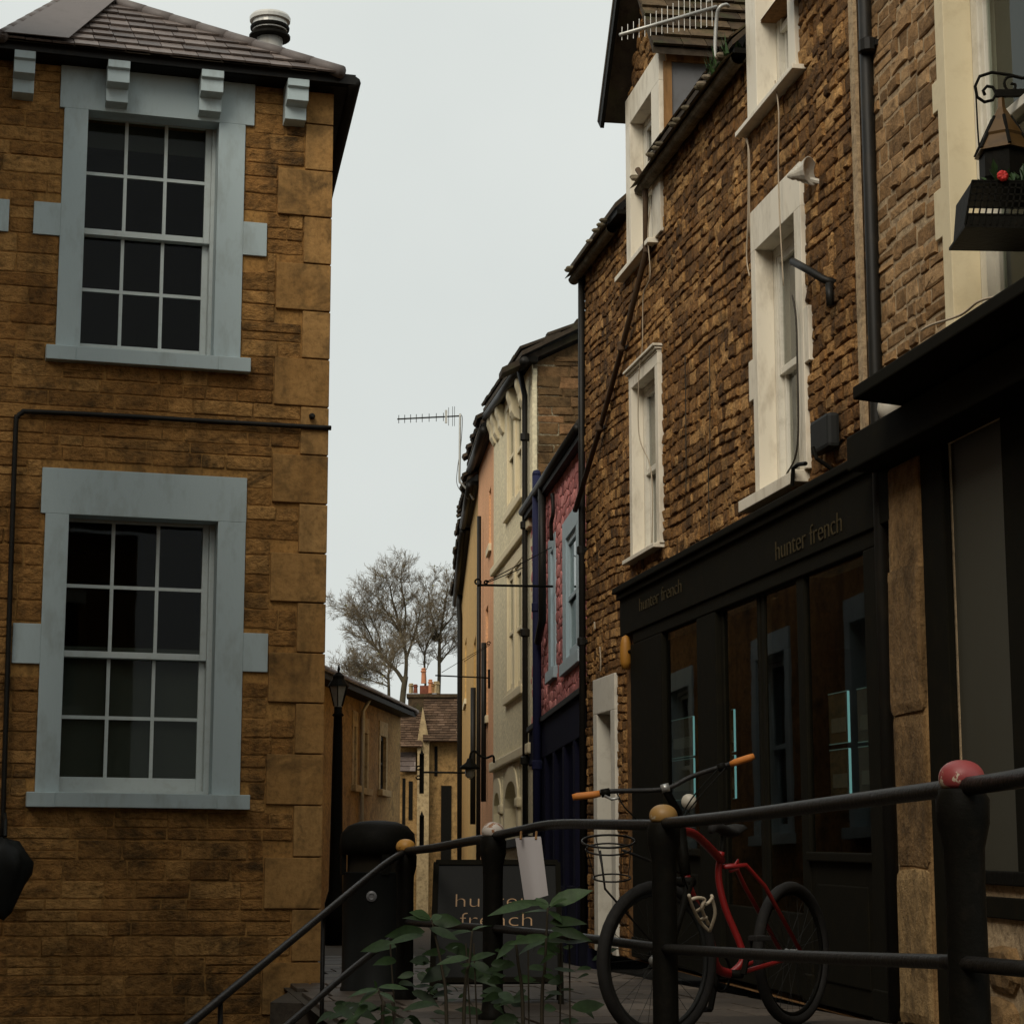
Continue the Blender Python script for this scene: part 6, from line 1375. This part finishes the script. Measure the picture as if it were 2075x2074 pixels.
# handlebar
YH = 9.3
st_c = at(1347, 1598, YH)
tb([HT, HT + Vector((-.004, -.01, .05)), st_c], .017, M['iron'], 'stem')
tb(bez([at(1166, 1614, YH + .02), at(1234, 1603, YH), at(1317, 1601, YH), at(1358, 1595, YH), at(1404, 1572, YH), at(1482, 1547, YH - .05), at(1524, 1534, YH - .1)], 5), .011, M['rail'], 'handlebar')
tb([at(1160, 1615, YH + .02), at(1170, 1613, YH + .02), at(1200, 1610, YH + .01), at(1216, 1607, YH)], [.014, .0165, .0165, .015], M['grip'], 'grip')
tb([at(1481, 1548, YH - .05), at(1490, 1544, YH - .06), at(1518, 1535, YH - .1), at(1528, 1531, YH - .1)], [.013, .0155, .0155, .012], M['grip'], 'grip')
tb([at(1218, 1607, YH), at(1236, 1604, YH)], .019, M['iron'], 'brake_clamp'); tb([at(1226, 1612, YH - .02), at(1240, 1619, YH - .05), at(1254, 1616, YH - .06)], .006, M['steel'], 'brake_lever')
tb([at(1470, 1551, YH - .05), at(1455, 1556, YH - .05)], .018, M['iron'], 'brake_clamp')
tb([at(1340, 1598, YH), at(1356, 1594, YH)], .019, M['steel'], 'stem_clamp')
MB().lathe(at(1394, 1625, YH - .02), [(.03, 0), (.034, .02), (.028, .05), (.012, .07)], 14, ax=Vector((.3, .9, .2))).build('front_lamp', M['whiteplastic'], bk, smooth=True)
for pts in ([(1250, 1606, 9.28), (1270, 1640, 9.2), (1330, 1690, 9.25), (1376, 1700, 9.4)], [(1455, 1558, 9.25), (1400, 1620, 9.2), (1374, 1680, 9.2), (1376, 1750, 9.3), (1392, 1810, 9.4)], [(1470, 1556, 9.2), (1390, 1650, 9.15), (1372, 1720, 9.2), (1390, 1790, 9.3), (1412, 1840, 9.55)]): tb(bez([at(*p) for p in pts], 6), .0035, M['iron'], 'brake_cable', bk, 5)
# bottle cage on the down tube
cg = MB(); A1, A2, A3, A4 = at(1396, 1812, 9.12), at(1444, 1818, 9.2), at(1449, 1850, 9.25), at(1438, 1886, 9.3)
for p in ([A1, at(1404, 1838, 9.17), at(1420, 1868, 9.27), A4], [at(1400, 1822, 9.14), at(1414, 1818, 9.14), at(1428, 1822, 9.17), at(1422, 1840, 9.17), at(1436, 1872, 9.30)], [A2, at(1436, 1828, 9.20), at(1428, 1832, 9.18)], [A2, at(1442, 1816, 9.22), A3, A4], [at(1412, 1845, 9.20), at(1426, 1836, 9.18)], [at(1420, 1862, 9.24), at(1433, 1858, 9.22)]):
    cg.tube(bez(p, 4), .0075, n=7)
cg.build('bottle_cage', M['cage'], bk, smooth=True)
# front basket of bent wire
YK = 9.15; bs = MB().tube([at(1233 + 54 * math.cos(2 * math.pi * i / 24), 1704 - 13 * math.sin(2 * math.pi * i / 24), YK + .11 * math.sin(2 * math.pi * i / 24)) for i in range(25)], .005, n=6).build('basket', M['rail'], bk, smooth=True)
MB().tube([at(1233 + 46 * math.cos(2 * math.pi * i / 24), 1720 - 12 * math.sin(2 * math.pi * i / 24), YK + .10 * math.sin(2 * math.pi * i / 24)) for i in range(25)], .004, n=6).build('basket_ring', M['rail'], bs, smooth=True)
MB().tube([at(1240 + 38 * math.cos(2 * math.pi * i / 24), 1778 - 8 * math.sin(2 * math.pi * i / 24), YK + .09 * math.sin(2 * math.pi * i / 24)) for i in range(25)], .004, n=6).build('basket_ring', M['rail'], bs, smooth=True)
for i in range(4):
    a = math.pi * i / 2 + .5; MB().tube([at(1233 + 54 * math.cos(a), 1704 - 13 * math.sin(a), YK + .11 * math.sin(a)), at(1240 + 38 * math.cos(a), 1778 - 8 * math.sin(a), YK + .09 * math.sin(a))], .0022, n=4).build('basket_wire', M['rail'], bs)
tb([at(1216, 1722, YK), at(1226, 1800, YK), FH + wax * .07], .005, M['rail'], 'basket_strut', bs); tb([at(1262, 1722, YK), HB], .006, M['rail'], 'basket_strut', bs)

# ------------------------------------------------------------------ leafy plants in front of the railing
def leaf(par, b, t, w, tone, rdm, droop=.15):
    b, t = Vector(b), Vector(t); d = t - b; L = d.length; d.normalize(); side = d.cross(ZV)
    if side.length < .1: side = d.cross(Vector((0, 1, 0)))
    nf = (Vector((0, -.75, .65)) - d * d.dot(Vector((0, -.75, .65)))).normalized(); side = d.cross(nf).normalized(); nv = nf; roll = rdm.uniform(-.6, .6); side = (side * math.cos(roll) + nv * math.sin(roll)).normalized(); nv = side.cross(d).normalized()
    if nv.z < 0: nv = -nv
    mb = MB(); prof = [(0, .02), (.12, .30), (.3, .47), (.5, .5), (.72, .36), (.9, .13), (1, .005)]; pts = []
    tw = rdm.uniform(-.5, .5)
    for u, ww in prof:
        side2 = (side * math.cos(tw * u) + nv * math.sin(tw * u)); c = b + d * (L * u) - ZV * (droop * L * u * u); f_ = .10 * w
        j = 1 + rdm.uniform(-.08, .08)
        pts += [c + side2 * ww * w * j + nv * f_ * ww * 2, c, c - side2 * ww * w * j + nv * f_ * ww * 2]
    n = len(prof); fs = []
    for i in range(n - 1): a = i * 3; fs += [(a, a + 1, a + 4, a + 3), (a + 1, a + 2, a + 5, a + 4)]
    mb.add(pts, fs, tone); mb.build('leaf', M['leaf'], par, smooth=True)
def plant(label, stems, leaves, extra, seed):
    r_ = random.Random(seed); p0 = at(*stems[0][0]); t = thing('leafy_plant', label, 'plant', (p0.x, p0.y, -1.0), group='leafy plants below the railing')
    for st_ in stems:
        P = [at(*q) for q in st_]; P = [Vector((P[0].x, P[0].y + .03, -1.0))] + P; B = bez(P, 5); MB().tube(B, [.011 - .007 * i / (len(B) - 1) for i in range(len(B))], n=6).build('stem', M['stem'], t, smooth=True)
    for (x0, y0, x1, y1, w, tn) in leaves:
        Y = stems[0][-1][2] + r_.uniform(-.12, .12); leaf(t, at(x0, y0, Y), at(x1, y1, Y + r_.uniform(-.12, .04)), w * Y / F * 1.05, tn * .85, r_)
    for (xa, xb, ya, yb, n) in extra:
        for i in range(n):
            x, y = r_.uniform(xa, xb), r_.uniform(ya, yb); a = r_.choice((0, math.pi)) + r_.uniform(-.9, .9); l = r_.choice((r_.uniform(14, 34), r_.uniform(30, 80))); Y = stems[0][-1][2] + r_.uniform(-.05, .45)
            leaf(t, at(x, y, Y), at(x + l * math.cos(a), y + l * .35 * math.sin(a), Y + r_.uniform(-.1, .1)), l * r_.uniform(.3, .5) * Y / F, r_.uniform(0, .35), r_, droop=r_.uniform(-.1, .5))
        for i in range(n // 14): x = r_.uniform(xa, xb); Y = stems[0][-1][2] + r_.uniform(0, .4); MB().tube([at(x, yb + 60, Y), at(x + r_.uniform(-15, 15), ya, Y)], .004, n=5).build('stem', M['stem'], t)
plant('leafy plant with broad green leaves rising in front of the white paper notice', [[(1098, 2060, 9.5), (1104, 1960, 9.45), (1110, 1838, 9.4)], [(1060, 2074, 9.5), (1050, 1950, 9.45), (1045, 1905, 9.45)]],
      [(1111, 1845, 1038, 1845, 24, .7), (1080, 1833, 987, 1841, 20, .75), (1108, 1831, 1013, 1822, 18, .6), (1113, 1834, 1202, 1788, 30, .95), (1113, 1840, 1150, 1812, 26, .9), (1110, 1842, 1085, 1812, 20, .8), (1112, 1844, 1138, 1862, 20, .5), (1110, 1897, 1028, 1901, 16, .75), (1110, 1898, 1142, 1886, 16, .4), (1108, 1902, 1050, 1922, 18, .45), (1113, 1868, 1190, 1858, 22, .2), (1115, 1880, 1200, 1892, 20, .15), (1045, 1905, 1005, 1934, 18, .4), (1047, 1905, 1062, 1890, 14, .6)], [(990, 1200, 1900, 2074, 46)], 2)
plant('leafy plant in front of the domed bin and the sign lettering', [[(905, 2074, 9.7), (895, 1960, 9.7), (874, 1862, 9.7)], [(940, 2060, 9.7), (952, 1940, 9.7), (957, 1885, 9.7)]],
      [(873, 1861, 829, 1840, 24, .75), (874, 1862, 897, 1850, 16, .7), (874, 1866, 937, 1860, 26, .4), (861, 1887, 779, 1884, 26, .35), (858, 1894, 781, 1902, 18, .55), (957, 1884, 999, 1868, 22, .85), (955, 1886, 895, 1890, 18, .4), (951, 1940, 884, 1944, 18, .65), (873, 1864, 815, 1850, 12, .2), (952, 1945, 1005, 1922, 18, .5), (953, 1950, 1000, 1965, 20, .35), (870, 1880, 930, 1895, 20, .25)], [(800, 990, 1910, 2074, 46)], 3)
plant('low leafy plant at the foot of the stair rail below the domed bin', [[(775, 2074, 9.6), (778, 2040, 9.6), (766, 2001, 9.6)]],
      [(765, 2002, 702, 2010, 14, .7), (766, 2004, 726, 2028, 24, .9), (766, 2000, 828, 1994, 18, .8), (765, 2000, 758, 1982, 12, .9), (745, 2035, 715, 2056, 16, .6), (735, 2050, 690, 2085, 20, .6), (770, 2010, 800, 2022, 16, .5), (840, 1972, 805, 1975, 14, .5)], [(670, 830, 2030, 2074, 26)], 4)

# ------------------------------------------------------------------ unseen houses added to darken the lower walls (mirrored in the panes)
def add_shade_house(label, f, s1, top, wins):
    h = thing('shade_house', label, 'house', f.W(0, -1)); wl_ = [(a, a + 1.0, v, v + 1.7) for a in wins for v in (0.6, 3.6)]
    wall_sheet(f, 0, s1, -1.0, top, wl_).build('wall', M['ochre'], h)
    for q in wl_:
        w = MB().box(f, q[0] - .02, q[1] + .02, q[2] - .02, q[3] + .02, -.2, -.14).build('window', M['iron'], h)
        MB().box(f, q[0] - .12, q[1] + .12, q[2] - .12, q[2], -.1, .06).build('sill', M['white'], w); MB().box(f, q[0] - .12, q[1] + .12, q[3], q[3] + .2, -.1, .02).build('lintel', M['white'], w)
    a, b = f.W(-.2, top, .3), f.W(s1 + .2, top, .3); bk_ = -f.n * 4 + ZV * 1.8
    MB().prism([a, b, b + bk_, a + bk_], ZV * .08).build('roof', M['darktile'], h); MB().box(f, 0, s1, -1.0, top, -5.0, -4.7).build('back_wall', M['ochre'], h)
FL = Fac((-3.6, 13.2), (0, -1, 0)); add_shade_house('unseen ochre house added left of the view to shade the lower walls', FL, 17.2, 7.5, (1.5, 5.0, 8.5, 12.0))
FB = Fac((-3.6, -4.5), (1, 0, 0)); FB.n = Vector((0, 1, 0)); add_shade_house('unseen ochre house added behind the camera to shade the yard', FB, 8.2, 6.5, (1.0, 3.6, 6.2))
